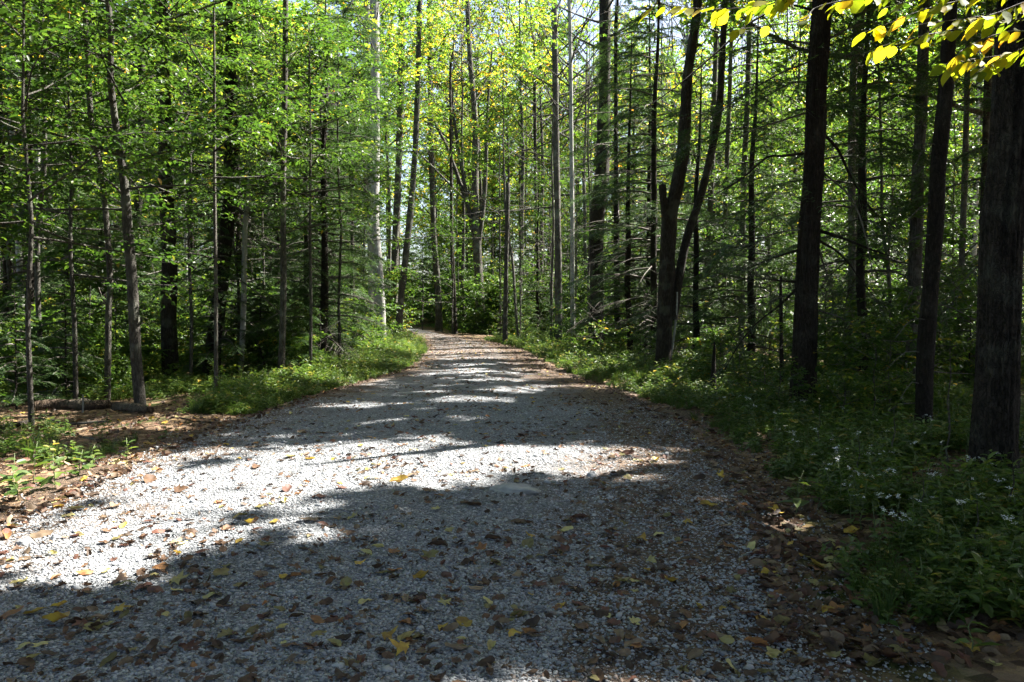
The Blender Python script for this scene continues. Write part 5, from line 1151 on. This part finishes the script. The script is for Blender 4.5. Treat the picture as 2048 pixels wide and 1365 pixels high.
def rock(px, py, w, hgt, label, mat=M_ROCK, name='stone', seed=0, flat=.6):
    V, Fc = ico2(3); r_ = np.random.default_rng(seed); V = V * (1 + .6 * (vnoise(V[:, 0] * 1.7 + seed, V[:, 1] * 1.7 + V[:, 2] * 1.3, seed)[:, None] - .5) + .16 * (vnoise(V[:, 0] * 7, V[:, 1] * 7 + V[:, 2] * 5, seed)[:, None] - .5))
    g = ground(px, py); g[2] = float(surf(g[0], g[1])); s_ = w / F * g[1] / 2
    tag(obj(name, mesh_np(name, V * [s_, s_ * flat, hgt], Fc, mat, smooth=True), None, g, (0, 0, random.gauss(0, .3))), label, 'stone')
rock(1022, 1006, 110, .045, 'flat pale stone embedded in the gravel at the shadow edge', seed=3); rock(1182, 969, 20, .045, 'dark pointed stone on the gravel right of the flat pale one', M_STONE, seed=5, flat=.8); rock(1228, 965, 12, .025, 'small dark stone right of the pointed stone', M_STONE, seed=7, flat=.9)
rock(40, 1113, 30, .03, 'rounded grey stone at the left in the shadow edge', M_STONE, seed=9, flat=.8); rock(120, 1195, 22, .02, 'small smooth grey stone at lower left', M_STONE, seed=12, flat=.8)
for k, (a, c, lab) in enumerate([((930, 1108), (950, 1078), 'short bare twig on the gravel just left of centre'), ((380, 1285), (405, 1262), 'pale grass stem lying on the gravel at lower left'), ((320, 1300), (350, 1285), 'thin dry stalk on the gravel at lower left'), ((1620, 1085), (1590, 1040), 'arching dry stalk at the right road edge'), ((640, 850), (700, 838), 'thin dark twig on the gravel beyond the sunlit band')]):
    log(a, c, .005, lab, M_TWIG, 'twig', 5, 'twig')

# ------------------------------------------------------------------ yellowing beech whose branch hangs in from above right
bt = thing('beech_tree', 'beech branch of yellow leaves hanging in at the upper right', 'tree', (5.6, 2.2, float(H(5.6, 2.2)))); bb = np.array(bt.location)
P = np.array([[0, 0, -.1], [.03, 0, 1.5], [-.02, .05, 3.2], [.05, 0, 5.0], [0, .1, 8.0]]); V, Fq, cap = tube(smooth_path(P, .2), np.linspace(.13, .06, len(smooth_path(P, .2))), 14, .04, .3); obj('trunk', mesh_np('trunk', V, np.vstack([Fq, cap]), M_BPALE, smooth=True), bt)
BL = []
for k in range(4):
    V, Fc, t = leaf_arrays(np.zeros((1, 3)), np.array([[1.0, 0, 0]]), np.array([[0, 0, 1.0]]), 1.0, .52 + .07 * k, np.array([.5]), 'oval')
    # finer outline: 12 points, slightly cupped
    a = np.linspace(0, 1, 8); w = (.26 + .035 * k) * np.sin(np.pi * a ** .85) ** .8; up = [(x_, y_, .12 * abs(y_) - .1 * x_ ** 2 + .03 * math.sin(8 * x_ + k)) for x_, y_ in zip(a, w)]; dn = [(x_, -y_, .12 * abs(y_) - .1 * x_ ** 2 + .03 * math.sin(8 * x_ + k + 1)) for x_, y_ in zip(a, w)]
    mid = [(x_, 0, -.1 * x_ ** 2 - .01) for x_ in a]; V = np.array(up + dn + mid); j = np.arange(7)
    Fc = np.vstack([np.stack([j, 16 + j, 17 + j, j + 1], 1), np.stack([16 + j, 8 + j, 9 + j, 17 + j], 1)]); BL.append(mesh_np('leaf', V, Fc, M_BEECH, smooth=True))
SPR = [([(1660, -60), (1560, 8), (1480, 24), (1400, 26), (1330, 20), (1280, 28)], 3.25, 17, .7), ([(1680, 10), (1600, 46), (1530, 58), (1490, 64), (1450, 62)], 3.25, 4, .95), ([(1640, -40), (1560, 6), (1490, 12)], 3.25, 9, .8),
       ([(2120, -40), (1990, -8), (1900, 12), (1830, 30), (1760, 58), (1712, 74)], 3.3, 24, .45), ([(2120, 25), (2000, 50), (1900, 66), (1820, 82), (1760, 98), (1714, 116)], 3.3, 26, .45), ([(2110, 60), (2010, 70), (1950, 88), (1905, 115), (1890, 150)], 3.2, 20, .3),
       ([(2130, 78), (2060, 95), (2000, 118), (1960, 140), (1935, 158)], 3.2, 22, .4), ([(1960, -70), (1860, -25), (1770, -5), (1700, 8), (1655, 12)], 3.4, 20, .5), ([(2120, -10), (2040, 12), (1980, 35), (1930, 50)], 3.25, 16, .25), ([(2140, 40), (2080, 70), (2040, 100)], 3.15, 12, .3), ([(2120, 100), (2030, 112), (1960, 122), (1905, 128), (1872, 138)], 3.25, 14, .3), ([(2120, 10), (2010, 30), (1930, 44), (1860, 52), (1800, 62)], 3.4, 16, .4), ([(2100, -40), (1960, -14), (1880, -4), (1800, 14), (1740, 30)], 3.35, 14, .4)]
lim_end = at(2160, -40, 3.2)
P = np.array([np.array([5.6, 2.2, 3.4]), np.array([4.7, 2.6, 3.7]), np.array([3.6, 3.0, 3.35]), lim_end]); Q = smooth_path(P, .15); V, Fq, cap = tube(Q - bb, np.linspace(.035, .012, len(Q)), 7, .04); lb = obj('limb', mesh_np('limb', V, np.vstack([Fq, cap]), M_BPALE, smooth=True), bt)
nb = 0
for pth, d, nl, gold in SPR:
    Pp = np.array([lim_end] + [at(px, py, d + random.gauss(0, .06)) for px, py in pth]); Q = smooth_path(Pp, .05); V, Fq, cap = tube(Q - bb, np.linspace(.006, .0014, len(Q)), 5); br = obj('twig', mesh_np('twig', V, np.vstack([Fq, cap]), M_TWIG, smooth=True), bt)
    s0 = int(np.argmin(((Q - Pp[1]) ** 2).sum(1))); nl = int(nl * (1.7 if pth[-1][0] < 1600 else 1.05))
    for k in range(nl):
        i_ = s0 + int((len(Q) - 1 - s0) * (k + .5) / nl); p = Q[i_] - bb; tg = nrm(Q[min(i_ + 1, len(Q) - 1)] - Q[max(i_ - 1, 0)]); sd = nrm(np.cross(tg, [0, 0, 1.0])) * (1 if k % 2 else -1)
        dr = nrm(tg * .7 + sd * random.uniform(.3, .9) + np.array([0, 0, -random.uniform(.25, .9)]) + rng.normal(0, .15, 3)); nn = nrm(np.array([0, -.35, 1.0]) + rng.normal(0, .4, 3)); yv = nrm(np.cross(nn, dr)); zv = np.cross(dr, yv)
        lf = obj('leaf', random.choice(BL), br, p + dr * .008, None, random.uniform(.058, .09)); lf.rotation_euler = Matrix(np.stack([dr, yv, zv], 1).tolist()).to_euler(); nb += 1
# things that would share a label are told apart by their order across the view
by = {}
for o in COL.objects:
    if o.parent is None and o.get('label'): by.setdefault(o['label'], []).append(o)
for lab, os_ in by.items():
    if len(os_) < 2 or 'outside the view' in lab: continue
    os_.sort(key=lambda o: o.location.x / max(o.location.y, .3))
    words_ = {2: ['left one', 'right one'], 3: ['left one', 'middle one', 'right one'], 4: ['leftmost', 'second from left', 'second from right', 'rightmost']}.get(len(os_))
    if words_ is None: words_ = ['leftmost'] + ['%s from left' % w for w in ('second', 'third', 'fourth', 'fifth', 'sixth', 'seventh', 'eighth', 'ninth')][:len(os_) - 2] + ['rightmost']
    for o, w in zip(os_, words_): o['label'] = lab + ', ' + w
print('leaves', n_leaf, 'asters', na, 'beech leaves', nb)
